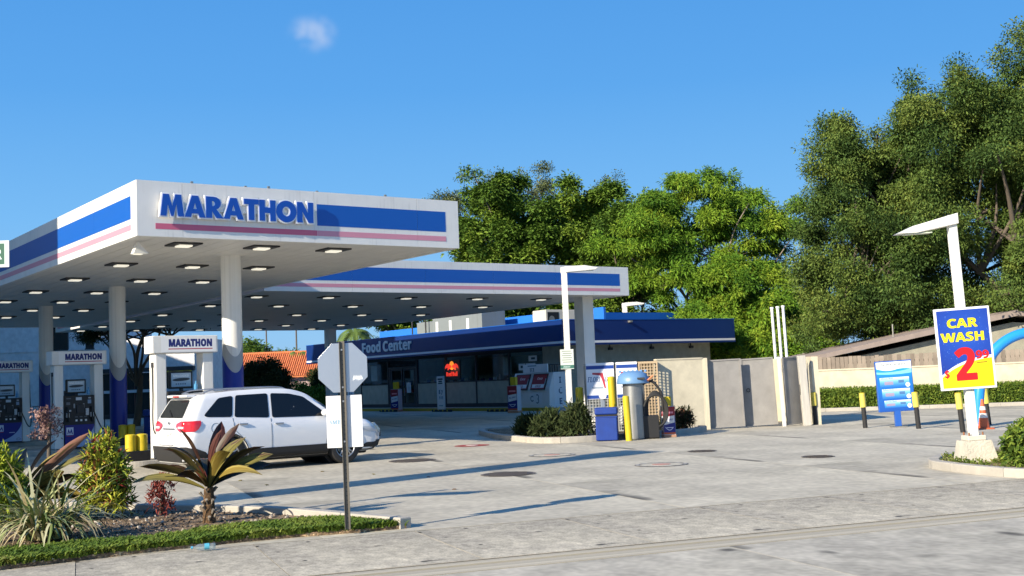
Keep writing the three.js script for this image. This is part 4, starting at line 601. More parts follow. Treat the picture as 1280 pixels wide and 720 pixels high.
[[-27.5, -121, 4.8, 3], [-33, -123, 4.2, 3], [-24, -124, 4.4, 2.6]].forEach(([x, z, h, w], i) => tree('distant_tree', `sunlit green tree line crown ${['above the orange roof left end', 'beside the near canopy column', 'between the roof and the palm'][i]}`, [x, 0, z], [[0, h, 0, w, 1.6, 2], [1.5, h - .8, 0, w * .8, 1.4, 2]], { seed: 20 + i, clumps: 34, clumpR: 1, per: 40, size: 1.1, geo: sprayBroad, mat: leafA, tint: MAHOG, fork: 2, trunk: .2, limbs: 3, group: 'far trees under the canopy' }));
[[-10.2, -97, 7.6], [-5.5, -99, 8], [-2, -97, 8.4]].forEach(([x, z, h], i) => tree('distant_tree', `green tree crown showing between shop roof and canopy, ${['leftmost', 'middle', 'rightmost'][i]}`, [x, 0, z], [[0, h, 0, 2.6, 1.8, 2], [1.5, h - 1.4, 0, 2.4, 1.6, 2]], { seed: 30 + i, clumps: 36, clumpR: 1, per: 40, size: 1.1, geo: sprayBroad, mat: leafA, tint: i === 1 ? OAK : MAHOG, fork: 4, trunk: .25, limbs: 4, group: 'far trees under the canopy' }));
function palm(pos, h, label, seed) {
  const t = thing('palm_tree', label, 'palm', pos, 0, 'far palms'), r = rng(seed); add('trunk', limb(V(0, 0, 0), V(.3, h, 0), .2, .13, .3, r), barkPale, t);
  const fm = leafMat(.10, .16, .04);
  for (let i = 0; i < 16; i++) { const a = i / 16 * 6.283 + r() * .3, up = .2 + 1.0 * r(), L = 1.9 + .5 * r(), pos2 = []; const dir = V(Math.cos(a), 0, Math.sin(a)), sd = V(-Math.sin(a), 0, Math.cos(a)); const pt = (s) => V(.3, h, 0).addScaledVector(dir, L * s * (1 - .2 * s)).add(V(0, L * (up * s - (up + .55) * s * s), 0)); for (let k = 0; k < 18; k++) { const s = .12 + .86 * k / 18, p = pt(s), q = pt(s + .05), w = .62 * Math.sin(Math.PI * (s * .85 + .12)); for (const e of [-1, 1]) { const tip = p.clone().addScaledVector(sd, e * w).add(V(0, -w * .5, 0)).addScaledVector(dir, .18); for (const v of [p, q, tip]) pos2.push(v.x, v.y, v.z); } } const g = new THREE.BufferGeometry(); g.setAttribute('position', new THREE.Float32BufferAttribute(pos2, 3)); g.computeVertexNormals(); add('frond', g, fm, t); }
}
palm([-21.6, 0, -116], 4.9, 'bushy palm above the orange roof', 41); palm([-20.2, 0, -119], 4.6, 'second palm right of the bushy palm above the roof', 42); palm([-13.9, 0, -101], 6.2, 'small palm against the sky left of the shop roof', 43);

function bush(name, label, pos, r, h, n, geo, size, tint, seed, group, cat = 'shrub') {
  const t = thing(name, label, cat, pos, 0, group), R = rng(seed), items = [];
  for (let i = 0; i < n; i++) { const th = R() * 6.283, cz = R(), sr = Math.sqrt(1 - cz * cz), q = Math.pow(R(), .3) * (.8 + .3 * fbm(th * 1.2 + 9, cz * 4 + 9, 64, seed, 3)); items.push([r * sr * Math.cos(th) * q, h * (.12 + .86 * cz * q), r * sr * Math.sin(th) * q, size * (.7 + .6 * R()), R() * 6.28, (R() - .5), (R() - .5), R()]); }
  scatter('leaves', t, geo, leafA, items, tint); for (let k = 0; k < 5; k++) add('stem', limb(V((R() - .5) * .1, 0, (R() - .5) * .1), V((R() - .5) * r, h * .6, (R() - .5) * r), .018, .008, .05, R), bark, t); return t;
}

// ------------------------------------------------------------------ beds with kerbs
function kerbLine(name, label, pts, w, h, closed, group) { // kerb stones end to end along a line, about 1.2 m each
  const k = thing(name, label, 'kerb', [0, 0, 0], 0, group); const c = new THREE.CatmullRomCurve3(pts.map(([x, z]) => V(x, 0, z)), closed, 'centripetal'), L = c.getLength(), n = Math.max(1, Math.round(L / 1.2));
  for (let i = 0; i < n; i++) { const m = 6, a = i / n, b = (i + 1) / n - .004 / L * 2, lo = [], hi = []; for (let j = 0; j <= m; j++) { const t = cl(a + (b - a) * j / m), p = c.getPointAt(t), d = c.getTangentAt(t), nx = -d.z, nz = d.x; lo.push([p.x + nx * w / 2, p.z + nz * w / 2]); hi.push([p.x - nx * w / 2, p.z - nz * w / 2]); }
    const sh = new THREE.Shape([...lo, ...hi.reverse()].map(([x, z]) => new THREE.Vector2(x, -z))); add('kerb_stone', uvBox(new THREE.ExtrudeGeometry(sh, { depth: h - .02, bevelEnabled: true, bevelSize: .018, bevelOffset: -.018, bevelThickness: .018, bevelSegments: 2 }).rotateX(-Math.PI / 2).translate(0, .002, 0), 1, i * .7, i * .3), MAT.kerb, k); }
  return k;
}
const inside = (pts, x, z) => { let c = false; for (let i = 0, j = pts.length - 1; i < pts.length; j = i++) { const [a, b] = pts[i], [p, q] = pts[j]; if ((b > z) !== (q > z) && x < (p - a) * (z - b) / (q - b) + a) c = !c; } return c; };
const distLine = (pts, x, z) => { let m = 1e9; for (let i = 0; i < pts.length - 1; i++) { const [a, b] = pts[i], [p, q] = pts[i + 1], dx = p - a, dz = q - b, t = cl(((x - a) * dx + (z - b) * dz) / (dx * dx + dz * dz)); m = Math.min(m, Math.hypot(x - a - t * dx, z - b - t * dz)); } return m; };
const soilTex = dataTex(512, 512, (u, v, o) => { const n = fbm(u * 30, v * 30, 30, 71, 4), f = vnoise(u * 120, v * 120, 120, 72), b = fbm(u * 6, v * 6, 6, 73, 3), k = .34 + .38 * n + .30 * (f - .5) + .2 * (b - .5) + (f > .86 ? .25 : 0); G3(o, k, 1, .86, .70); }, true, .55, .55);
const soil = M(lin(.75, .72, .66), .95, { map: soilTex, bumpMap: fineBump, bumpScale: .015 });

const bedBack = [[-14, -22.4], [-9.5, -19.6], [-5.81, -17.22], [-3.44, -15.92], [-2.12, -14.72], [-1.35, -13.95]], bedFront = [[-1.35, -13.95], [-1.9, -13.72], [-2.5, -13.55], [-3.1, -13.3], [-4.22, -12.62], [-5.3, -11.85], [-7.4, -10.3], [-14, -8]];
const bedPoly = [...bedBack, ...bedFront];
struct(add('planting_bed', slab(bedPoly.map(([x, z]) => [x, z]), -.02, .045), soil, scene));
kerbLine('kerb', 'pale concrete kerb behind the foreground planting bed', bedBack, .16, .13, false);
{ // chips of stone and bark on the bed, and the low green cover along its street side
  const r = rng(51), chips = [], grass = [];
  while (chips.length < 2600) { const x = -8 + 6.8 * r(), z = -18.5 + 7.4 * r(); if (inside(bedPoly, x, z)) chips.push([x, .05, z, .012 + .03 * r() * r(), r() * 6, r() * 3, r() * 3, r(), .5]); }
  const cm = scatter('wood_chips', scene, new THREE.IcosahedronGeometry(1, 0), M('#ffffff', .9), chips, tone([[.04, .03, .02], [.09, .065, .045], [.16, .12, .085], [.26, .21, .16], [.50, .46, .40]])); tag(cm, 'pale and brown mulch chips on the planting bed', 'mulch');
  const blade = (() => { const rr = rng(52), pos = []; for (let i = 0; i < 9; i++) { const a = rr() * 6.28, l = .07 + .075 * rr(), b = V((rr() - .5) * .07, 0, (rr() - .5) * .07), d = V(Math.cos(a) * (.25 + .5 * rr()), 1, Math.sin(a) * (.25 + .5 * rr())).normalize(), s = V(-Math.sin(a), 0, Math.cos(a)).multiplyScalar(.006 + .006 * rr()); const m = b.clone().addScaledVector(d, l * .6), e = b.clone().addScaledVector(d, l).add(V(Math.cos(a) * l * .4, -l * .12, Math.sin(a) * l * .4)); for (const t of [[b.clone().sub(s), b.clone().add(s), m.clone().addScaledVector(s, 1.2)], [b.clone().sub(s), m.clone().addScaledVector(s, 1.2), m.clone().addScaledVector(s, -1.2)], [m.clone().addScaledVector(s, -1.2), m.clone().addScaledVector(s, 1.2), e]]) for (const v of t) pos.push(v.x, v.y, v.z); } const g = new THREE.BufferGeometry(); g.setAttribute('position', new THREE.Float32BufferAttribute(pos, 3)); g.computeVertexNormals(); return g; })();
  let guard = 0; while (grass.length < 22000 && guard++ < 400000) { const x = -9 + 7.7 * r(), z = -18 + 8 * r(); if (!inside(bedPoly, x, z)) continue; const d = distLine(bedFront, x, z), w = 1.15 + .5 * (fbm(x * .8 + 50, z * .8 + 50, 128, 53, 3) - .5) * 2, tip = cl((-1.3 - x) / 1.5); if (d < w * (.55 + .45 * tip) && r() < cl((w - d) * 3)) grass.push([x, .035, z, .42 + .42 * r(), r() * 6.28, 0, 0, cl(fbm(x * 2 + 9, z * 2 + 9, 128, 54, 3) * 1.1 - .05 + .35 * (r() - .5))]); }
  tag(scatter('grass', scene, blade, leafA, grass, tone([[.045, .075, .014], [.085, .15, .02], [.16, .22, .03], [.26, .27, .07]])), 'strip of bright green grass along the sidewalk', 'grass');
}
// broad-leaved foliage plants
function leafBlade(L, w, droop, tw = 0) { const n = 9, pos = [], idx = [], uv = []; for (let i = 0; i <= n; i++) { const t = i / n, ww = w * (.14 * (1 - t) + Math.pow(Math.max(0, Math.sin(Math.PI * Math.pow(t, 1.45))), .75)), y = L * (t - .32 * droop * t * t * t), x = L * .75 * droop * t * t; for (const k of [-1, 0, 1]) { const c = (k ? .18 * ww : 0), a = tw * (.6 + .4 * t); pos.push(x - c * Math.cos(a) + k * ww / 2 * Math.sin(a), y, c * Math.sin(a) + k * ww / 2 * Math.cos(a)); uv.push(k * .5 + .5, t); } if (i < n) for (const j of [0, 1]) { const a = i * 3 + j; idx.push(a, a + 1, a + 3, a + 1, a + 4, a + 3); } } const g = new THREE.BufferGeometry(); g.setAttribute('position', new THREE.Float32BufferAttribute(pos, 3)); g.setAttribute('uv', new THREE.Float32BufferAttribute(uv, 2)); g.setIndex(idx); g.computeVertexNormals(); return g; }
function streakTex(a, b, c, seed) { return dataTex(64, 256, (u, v, o) => { const k = fbm(u * 9, v * 2 + 3, 64, seed, 3), e = Math.abs(u - .5) * 2, q = sm(.42, .62, k + .15 * (e - .5)), m = sm(.6, .75, fbm(u * 5 + 7, v * 3, 64, seed + 5, 2)); for (let i = 0; i < 3; i++) o[i] = (a[i] * (1 - q) + b[i] * q) * (1 - m) + c[i] * m; }, true); }
const tiMats = [[[.16, .10, .09], [.30, .20, .15], [.42, .40, .22], 1], [[.20, .11, .10], [.33, .20, .18], [.14, .09, .08], 2], [[.32, .31, .16], [.45, .42, .22], [.25, .14, .11], 3], [[.50, .43, .20], [.60, .55, .30], [.36, .30, .16], 4], [[.56, .40, .34], [.66, .50, .42], [.36, .30, .20], 5], [[.14, .13, .08], [.24, .22, .12], [.36, .17, .14], 6]].map(([a, b, c, s]) => P('#ffffff', .42, { map: streakTex(a, b, c, s * 7), specularIntensity: .5 }));
function tiPlant(label, pos, spec, trunkH) {
  const t = thing('foliage_plant', label, 'plant', pos, 0, 'broad-leaved foliage plants'); const r = rng(64 + spec.length);
  if (trunkH) { const tr = add('trunk', limb(V(0, -.03, 0), V(0, trunkH, 0), .085, .06, .02, r), M(lin(.34, .27, .19), .95, { map: soilTex }), t); for (let i = 0; i < 16; i++) { const a = r() * 6.28, y = r() * trunkH * .9, g = new THREE.ConeGeometry(.022, .12, 5).rotateZ(2.5).translate(.075, 0, 0).rotateY(a).translate(0, y + .02, 0); add('leaf_scar', g, barkPale, tr); } }
  for (const [az, tilt, L, w, droop, m, y] of spec) { const l = add('leaf', leafBlade(L, w * 1.35, droop, (r() < .5 ? -1 : 1) * (.45 + .85 * r())), tiMats[m], t); l.rotation.order = 'YZX'; l.rotation.set((r() - .5) * .25, rad(az), -rad(tilt)); l.position.set(0, trunkH * (.82 + .18 * (y ?? r())), 0); }
  return t;
}
// leaves: azimuth (0 = right, 90 = away, 180 = left, 270 = toward the street), tilt from upright, length, width, droop, tone
tiPlant('dark bronze and olive foliage plant on a shaggy stump beside the car', [-3.92, .05, -14.95], [[178, 62, 1.12, .12, .45, 2], [192, 56, .95, .11, .3, 5], [165, 46, .78, .12, .45, 0], [160, 30, .92, .12, .5, 1], [200, 24, .86, .13, .35, 5], [150, 14, .98, .13, .3, 0], [90, 8, .95, .14, .25, 1], [230, 16, .9, .12, .6, 5], [300, 12, .9, .12, .9, 3], [20, 14, 1.0, .14, .25, 0], [350, 20, .95, .13, .4, 2], [10, 28, .98, .13, .5, 5], [340, 38, .9, .12, .8, 3], [5, 50, .98, .13, .3, 2], [30, 60, .95, .12, .3, 5], [60, 34, .8, .12, .5, 0], [120, 32, .8, .12, .6, 5], [265, 30, .78, .12, .7, 2], [245, 44, .7, .11, .5, 0], [0, 6, .8, .13, .2, 1]], .44);
tiPlant('pink tipped and yellow foliage plant at the left edge before the pumps', [-6.75, .05, -15.9], [[5, 36, 1.4, .10, .2, 4], [350, 48, 1.4, .10, .25, 2], [12, 60, 1.25, .10, .3, 4], [345, 70, 1.1, .13, .3, 3], [350, 30, 1.0, .17, .3, 3], [20, 52, 1.0, .13, .35, 2], [340, 62, .95, .13, .4, 3], [30, 72, 1.0, .13, .35, 2], [170, 20, 1.05, .14, .3, 3], [150, 42, 1.0, .14, .4, 5], [200, 48, .95, .13, .5, 0], [220, 30, .9, .14, .4, 3], [260, 36, .85, .13, .5, 2], [300, 45, .9, .13, .5, 5], [100, 30, 1.1, .14, .3, 0], [70, 22, 1.15, .13, .35, 1], [185, 62, .95, .13, .5, 2], [280, 58, .8, .12, .5, 3], [330, 48, 1.05, .13, .3, 2]], .25);
{ const t = thing('flower_spike', 'dried pinkish flower head between leaves at the left edge', 'flower spike', [-6.85, .1, -17.25]); const r = rng(66); add('stalk', limb(V(0, 0, 0), V(.02, 1.25, 0), .035, .025, .05, r), bark, t); const it = []; for (let i = 0; i < 90; i++) it.push([(r() - .5) * .34, 1.05 + r() * .38, (r() - .5) * .3, .35 + .3 * r(), r() * 6, r(), r(), r()]); scatter('florets', t, spraySmall, leafA, it, tone([[.10, .06, .05], [.28, .16, .14], [.46, .32, .27]])); }
bush('croton_shrub', 'yellow green shrub with a few red leaves beside the strap leaf clump', [-5.55, .09, -15.85], .33, 1.15, 300, sprayCroton, .72, tone([[.28, .03, .03], [.10, .14, .02], [.24, .30, .03], [.44, .46, .05], [.58, .56, .09]]), 81, 'shrubs in the foreground bed');
bush('croton_shrub', 'bright green shrub at the very left edge of the bed', [-6.75, .09, -15.3], .40, 1.0, 330, sprayCroton, .75, tone([[.08, .13, .02], [.20, .27, .025], [.36, .41, .04], [.48, .50, .06]]), 82, 'shrubs in the foreground bed');
bush('croton_shrub', 'small sparse shrub with dark red leaves left of the stump', [-4.75, .09, -15.7], .17, .58, 46, sprayCroton, .5, tone([[.10, .02, .02], [.22, .05, .04], [.36, .12, .09]]), 83, 'shrubs in the foreground bed');
{ // strap leaf clump
  const t = thing('strap_leaf_clump', 'pale striped strap leaf clump at the left front of the bed', 'plant', [-5.5, .085, -13.75]); t.scale.setScalar(1.3); const r = rng(91);
  const m = [[.20, .25, .09], [.34, .36, .16], [.48, .47, .28], [.12, .17, .05], [.40, .33, .18]].map(([a, b, c]) => leafMat(a, b, c));
  for (let i = 0; i < 260; i++) { const az = r() * 6.283, lean = .25 + 1.1 * Math.sqrt(r()), L = .55 + .38 * r(), n = 6, pos = [], idx = []; const R0 = .22 * Math.sqrt(r()), a0 = r() * 6.28, w = .009 + .008 * r(); let x = 0, y = 0, th = lean * .35; for (let k = 0; k <= n; k++) { const ww = w * (1 - Math.pow(k / n, 3)); const ox = Math.cos(a0) * R0 + Math.cos(az) * x, oz = Math.sin(a0) * R0 + Math.sin(az) * x; pos.push(ox - Math.sin(az) * ww, y, oz + Math.cos(az) * ww, ox + Math.sin(az) * ww, y, oz - Math.cos(az) * ww); th += lean * .28; x += Math.sin(th) * L / n; y += Math.cos(th) * L / n; if (k < n) { const q = k * 2; idx.push(q, q + 1, q + 2, q + 1, q + 3, q + 2); } } const g = new THREE.BufferGeometry(); g.setAttribute('position', new THREE.Float32BufferAttribute(pos, 3)); g.setIndex(idx); g.computeVertexNormals(); add('leaf', g, m[Math.floor(r() * 5)], t); }
}
{ const b = thing('plastic_bottle', 'crushed clear plastic bottle lying on the sidewalk edge', 'bottle', [-3.39, .01, -12.72], rad(20)); const pr = [[0, -.11], [.032, -.11], [.034, -.08], [.029, -.05], [.034, -.02], [.03, .02], [.034, .05], [.026, .08], [.013, .10], [.013, .125]].map(([x, y]) => new THREE.Vector2(x, y)); add('bottle_body', new THREE.LatheGeometry(pr, 18).rotateZ(Math.PI / 2).translate(0, .033, 0), P(lin(.8, .88, .9), .12, { transmission: .85, thickness: 0 }), b); add('label_band', new THREE.CylinderGeometry(.0345, .0345, .05, 18, 1, true).rotateZ(Math.PI / 2).translate(.02, .033, 0), M(lin(.10, .42, .55), .4), b); add('cap', cyl(.015, .015, .02, 0, 0, 0, 12).rotateZ(Math.PI / 2).translate(-.125, .033, 0), M(lin(.1, .4, .6), .4), b); }
// litter and leaves on the lot
{ const r = rng(95); [[-1.6, -21.3], [-4.5, -20.9], [-2.8, -22.4], [-1.0, -18.6], [-5.2, -22.2], [-3.9, -23.6]].forEach(([x, z], i) => { const l = tag(add('fallen_leaf', leafBlade(.16 + .06 * r(), .09, 1.4), tiMats[[4, 2, 3][i % 3]], scene), `dry fallen leaf on the forecourt ${['between the two long shadows', 'just in front of the car door', 'ahead of the rear wheel', 'nearest the sign shadow', 'left of the foliage plant', 'under the car side'][i]}`, 'leaf', 'fallen leaves on the forecourt'); l.position.set(x, .015, z); l.rotation.set(0, r() * 6, -1.45); }); }

// ------------------------------------------------------------------ signs at the street
{
  const s = thing('stop_sign', 'back of an octagonal stop sign over a white panel on a dark post', 'sign', [-1.98, .06, -13.6], rad(2));
  s.rotation.z = .006;
  const po = add('post', [bx(-.03, .03, 0, 2.15, .012, .018), bx(-.032, -.026, 0, 2.15, .018, .05), bx(.026, .032, 0, 2.15, .018, .05)], M(lin(.20, .185, .155), .5, { metalness: .5, map: grainTex }), s); for (let i = 0; i < 40; i++) add('hole', new THREE.CircleGeometry(.006, 8).translate(0, .08 + i * .05, .0185), MAT.black, po);
  const oct = []; for (let i = 0; i < 8; i++) { const a = Math.PI / 8 + i * Math.PI / 4; oct.push([Math.cos(a) * .305, Math.sin(a) * .305]); }
  const al = M(lin(.52, .56, .62), .36, { metalness: .92 }); const op = add('octagon_plate', prism(oct, .003, .001).translate(0, 1.845, .004), al, s); print(op, 'scribble', .14, .09, .17, 1.72, .0095, (g, w, h) => { g.clearRect(0, 0, w, h); g.strokeStyle = 'rgba(235,240,246,.9)'; g.lineWidth = 3; g.beginPath(); for (let i = 0; i < 40; i++) g.lineTo(w * (.1 + i / 50), h * (.5 + .35 * Math.sin(i * 1.9) * Math.cos(i * .7))); g.stroke(); }, 96, { transparent: true, alphaTest: .2 });
  const wp = add('white_panel', rbx(-.205, .205, .93, 1.525, .004, .007, .0012), M(lin(.72, .73, .74), .45), s); print(wp, 'scribble', .14, .10, -.12, 1.22, .0085, (g, w, h) => { g.clearRect(0, 0, w, h); g.strokeStyle = '#5f9fc4'; g.lineWidth = 4; g.font = `${h * .6}px serif`; g.fillStyle = '#5f9fc4'; g.fillText('SMB', w * .12, h * .7); }, 96, { transparent: true, alphaTest: .2 });
  for (const y of [1.0, 1.46, 1.62, 2.05]) add('bolt', cyl(.011, .011, .01, 0, 0, 0, 8).rotateX(Math.PI / 2).translate(0, y, .052), MAT.steel, s);
}
{
  const s = thing('street_name_sign', 'green street name sign with white border at the left edge', 'sign', [-6.75, 0, -13]);
  add('pole', bar(V(0, 0, -.05), V(0, 3.7, -.05), .05), MAT.galv, s); add('plate', rbx(-.2, 1.17, 3.16, 3.46, -.003, .003, .003), M(lin(.62, .64, .62), .5), s); print(s, 'plate_print', 1.33, .27, .485, 3.31, .0045, (g, w, h) => { g.fillStyle = '#c9d4cf'; g.fillRect(0, 0, w, h); g.fillStyle = '#1d5a45'; g.fillRect(w * .01, h * .07, w * .965, h * .86); g.fillStyle = '#dfe8e2'; g.font = `bold ${h * .62}px sans-serif`; g.textAlign = 'right'; g.fillText('ER', w * .955, h * .72); }, 512);
}
// ------------------------------------------------------------------ planting island with gas cages and vacuum
const islPts = [[-1.0, -38.4], [-.75, -34.6], [-.1, -32.4], [.8, -30.6], [1.75, -30.6], [3.1, -31.4], [4.4, -32.2], [5.15, -33.2], [5.25, -34.0], [4.0, -34.15], [3.0, -35.2], [1.2, -37.5], [0, -38.9]];
struct(add('island_soil', slab(islPts.map(([x, z]) => [x * .985 + .02, z * .985 - .5]), .001, .09), soil, scene));
kerbLine('kerb', 'curved grey kerb round the bed before the gas cages', islPts, .18, .15, true);
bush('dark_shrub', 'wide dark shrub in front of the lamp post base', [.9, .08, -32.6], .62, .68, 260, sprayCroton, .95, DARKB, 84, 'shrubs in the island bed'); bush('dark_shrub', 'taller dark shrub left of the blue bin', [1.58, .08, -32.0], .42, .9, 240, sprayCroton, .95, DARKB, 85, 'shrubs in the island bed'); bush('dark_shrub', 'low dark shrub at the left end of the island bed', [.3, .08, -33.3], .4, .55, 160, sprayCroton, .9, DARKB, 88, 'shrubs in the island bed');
bush('dark_shrub', 'small shrub left before the cream wall', [4.22, .08, -32.9], .26, .68, 110, sprayCroton, .8, tone([[.012, .02, .01], [.04, .05, .02], [.08, .06, .03]]), 86, 'shrubs in the island bed'); bush('dark_shrub', 'small shrub right before the cream wall', [4.68, .08, -33.1], .26, .66, 110, sprayCroton, .8, tone([[.012, .02, .01], [.04, .05, .02], [.16, .06, .04]]), 87, 'shrubs in the island bed');
{
  const b = thing('waste_bin', 'blue waste bin with a hooded lid beside the vacuum', 'waste bin', [2.33, 0, -30.75], rad(-8), 'blue waste bins'); add('body', rbx(-.28, .28, .012, .62, -.28, .28, .03), MAT.trashBlue, b); add('lid', rbx(-.295, .295, .68, .86, -.295, .295, .04), MAT.trashBlue, b); add('opening', bx(-.26, .26, .62, .68, -.26, .26), MAT.black, b); add('rim', rbx(-.29, .29, .60, .635, -.29, .29, .012), MAT.trashBlue, b);
}
{
  const v = thing('vacuum_station', 'steel coin vacuum with blue domed top and black hose', 'vacuum', [3.08, 0, -30.95], rad(-5));
  add('drum', cyl(.30, .28, 1.42, 0, .02, 0, 28), M(lin(.35, .36, .36), .38, { metalness: .7, map: grainTex }), v); const d = add('dome', new THREE.LatheGeometry([[.0, .34], [.2, .33], [.34, .27], [.41, .15], [.43, .02], [.40, 0], [0, 0]].map(([x, y]) => new THREE.Vector2(x, y)), 32).translate(0, 1.44, 0), M(lin(.13, .26, .46), .4), v); for (let i = 0; i < 7; i++) add('dome_rib', rbx(-.36 + i * .11, -.30 + i * .11, 1.74, 1.80, -.05, .05, .01), M(lin(.14, .28, .5), .4), d); add('dome_slot', rbx(.1, .3, 1.54, 1.60, .33, .40, .01), MAT.dark, d);
  add('vacuum_cabinet', rbx(-.30, .62, .02, .60, -.25, .2, .02), MAT.black, v);
  for (let k = 0; k < 4; k++) { const pts = []; for (let i = 0; i <= 16; i++) { const a = i / 16 * 6.283; pts.push(V(.55 + (.22 + .03 * k) * Math.cos(a), .72 + (.5 - .03 * k) * Math.sin(a), .02 + .05 * k)); } add('hose', tube(pts, .03, 40, 7), MAT.rubber, v); }
  add('hose', tube([V(.2, 1.4, .1), V(.45, 1.5, .1), V(.7, 1.2, .08), V(.74, .7, .06)], .035, 24, 7), MAT.rubber, v); add('nozzle', bar(V(.36, 1.5, .2), V(.52, 1.64, .2), .03, .02), M(lin(.6, .2, .08), .5), v);
}
function bollard(pos, h, r, label, yellowOnly, lean, group) { const b = thing('bollard', label, 'bollard', pos, 0, group); b.rotation.z = lean; if (yellowOnly) { add('post', cyl(r, r, h, 0, 0, 0, 18), MAT.yellow, b); add('cap', new THREE.SphereGeometry(r, 18, 6, 0, 6.3, 0, 1.57).scale(1, .4, 1).translate(0, h, 0), MAT.yellow, b); } else { add('post', cyl(r, r, h * .62, 0, 0, 0, 18), MAT.rubber, b); const y = add('yellow_sleeve', cyl(r * 1.32, r * 1.32, h * .40, 0, h * .60, 0, 18), M(lin(.78, .66, .12), .5, { map: grainTex }), b); add('cap', new THREE.SphereGeometry(r * 1.32, 18, 6, 0, 6.3, 0, 1.57).scale(1, .3, 1).translate(0, h, 0), MAT.yellow, y); } return b; }
bollard([2.84, 0, -30.25], 1.12, .085, 'leaning yellow bollard in front of the vacuum', true, .035, 'yellow bollards'); bollard([2.62, 0, -32.0], 1.62, .10, 'tall yellow bollard left of the vacuum', true, .02, 'yellow bollards'); bollard([1.83, 0, -33.8], 1.35, .11, 'square yellow bollard left of the gas cages', true, .02, 'yellow bollards');
{ const t = thing('air_gauge', 'grey air post with round white gauge behind the blue bin', 'air post', [2.3, .08, -31.5]); add('post', rbx(-.06, .06, 0, 1.0, -.05, .05, .02), M(lin(.2, .24, .3), .5), t); add('dial', cyl(.10, .10, .06, 0, 0, 0, 20).rotateX(Math.PI / 2).translate(0, 1.08, .03), MAT.white, t); add('dial_face', new THREE.CircleGeometry(.06, 18).translate(0, 1.08, .062), M(lin(.2, .35, .55), .4), t); }
// gas bottle cages: perforated doors as bar grids
function cage(x0, x1, label, gas) {
  const c = thing('gas_cage', label, 'gas cage', [0, 0, -33.6], 0, 'gas bottle cages'); const m = gas ? M(lin(.45, .46, .44), .5, { metalness: .4 }) : M(lin(.50, .38, .24), .6);
  add('frame', [bx(x0, x0 + .04, .09, 2.02, -.04, .0), bx(x1 - .04, x1, .09, 2.02, -.04, 0), bx(x0 + .04, x1 - .04, 1.98, 2.02, -.04, 0), bx(x0 + .04, x1 - .04, .09, .13, -.04, 0), bx(x0, x0 + .04, .09, 2.0, -.9, -.86), bx(x1 - .04, x1, .09, 2.0, -.9, -.86), bx(x0, x1, 2.021, 2.04, -.9, 0)], m, c);
  const gr = []; const n = Math.round((x1 - x0) / .085); for (let i = 1; i < n; i++) gr.push(bx(x0 + i * .085 - .014, x0 + i * .085 + .014, .13, 1.98, -.022, -.012)); for (let y = .2; y < 1.95; y += .085) gr.push(bx(x0 + .04, x1 - .04, y - .014, y + .014, -.03, -.023)); const gg = add('grille', gr, m, c); gg.userData.kind = 'stuff'; add('back_sheet', bx(x0 + .01, x1 - .01, .1, 2.0, -.90, -.89), gas ? MAT.galv : m, c);
  if (gas) { for (let i = 0; i < 3; i++) add('gas_bottle', [cyl(.13, .13, .42, x0 + .2 + i * .28, .3, -.4, 14), new THREE.SphereGeometry(.13, 14, 8).translate(x0 + .2 + i * .28, .72, -.4)], MAT.white, c);
    const w = x1 - x0 - .02; const sg = add('sign_panel', rbx((x0 + x1 - w) / 2, (x0 + x1 + w) / 2, 1.02, 2.05, .002, .012, .004), MAT.whiteGloss, c); print(sg, 'sign_print', w * .985, 1.0, (x0 + x1) / 2, 1.535, .0135, (g, W2, H2) => { g.fillStyle = '#e9edf4'; g.fillRect(0, 0, W2, H2); g.fillStyle = '#1c4394'; g.fillRect(0, H2 * .06, W2, H2 * .10); g.fillRect(0, H2 * .90, W2, H2 * .1); g.fillStyle = '#2b568a'; g.font = `italic bold ${H2 * .2}px serif`; g.fillText('FLORI', W2 * .03, H2 * .52, W2 * .46); g.fillText('GAS', W2 * .64, H2 * .52, W2 * .34); g.fillStyle = '#b43a48'; g.beginPath(); g.moveTo(W2 * .22, H2 * .26); g.lineTo(W2 * .60, H2 * .27); g.lineTo(W2 * .66, H2 * .5); g.lineTo(W2 * .70, H2 * .72); g.lineTo(W2 * .64, H2 * .70); g.lineTo(W2 * .56, H2 * .46); g.lineTo(W2 * .5, H2 * .34); g.lineTo(W2 * .22, H2 * .31); g.fill(); g.fillStyle = '#9aa6b6'; g.fillRect(W2 * .2, H2 * .66, W2 * .4, H2 * .06); }, 160); }
}
cage(2.0, 2.82, 'left gas bottle cage with a white and blue sign', true); cage(2.86, 3.48, 'middle gas bottle cage with sign half behind the vacuum dome', true); cage(3.51, 4.06, 'narrow tan perforated cage beside the cream wall', false);

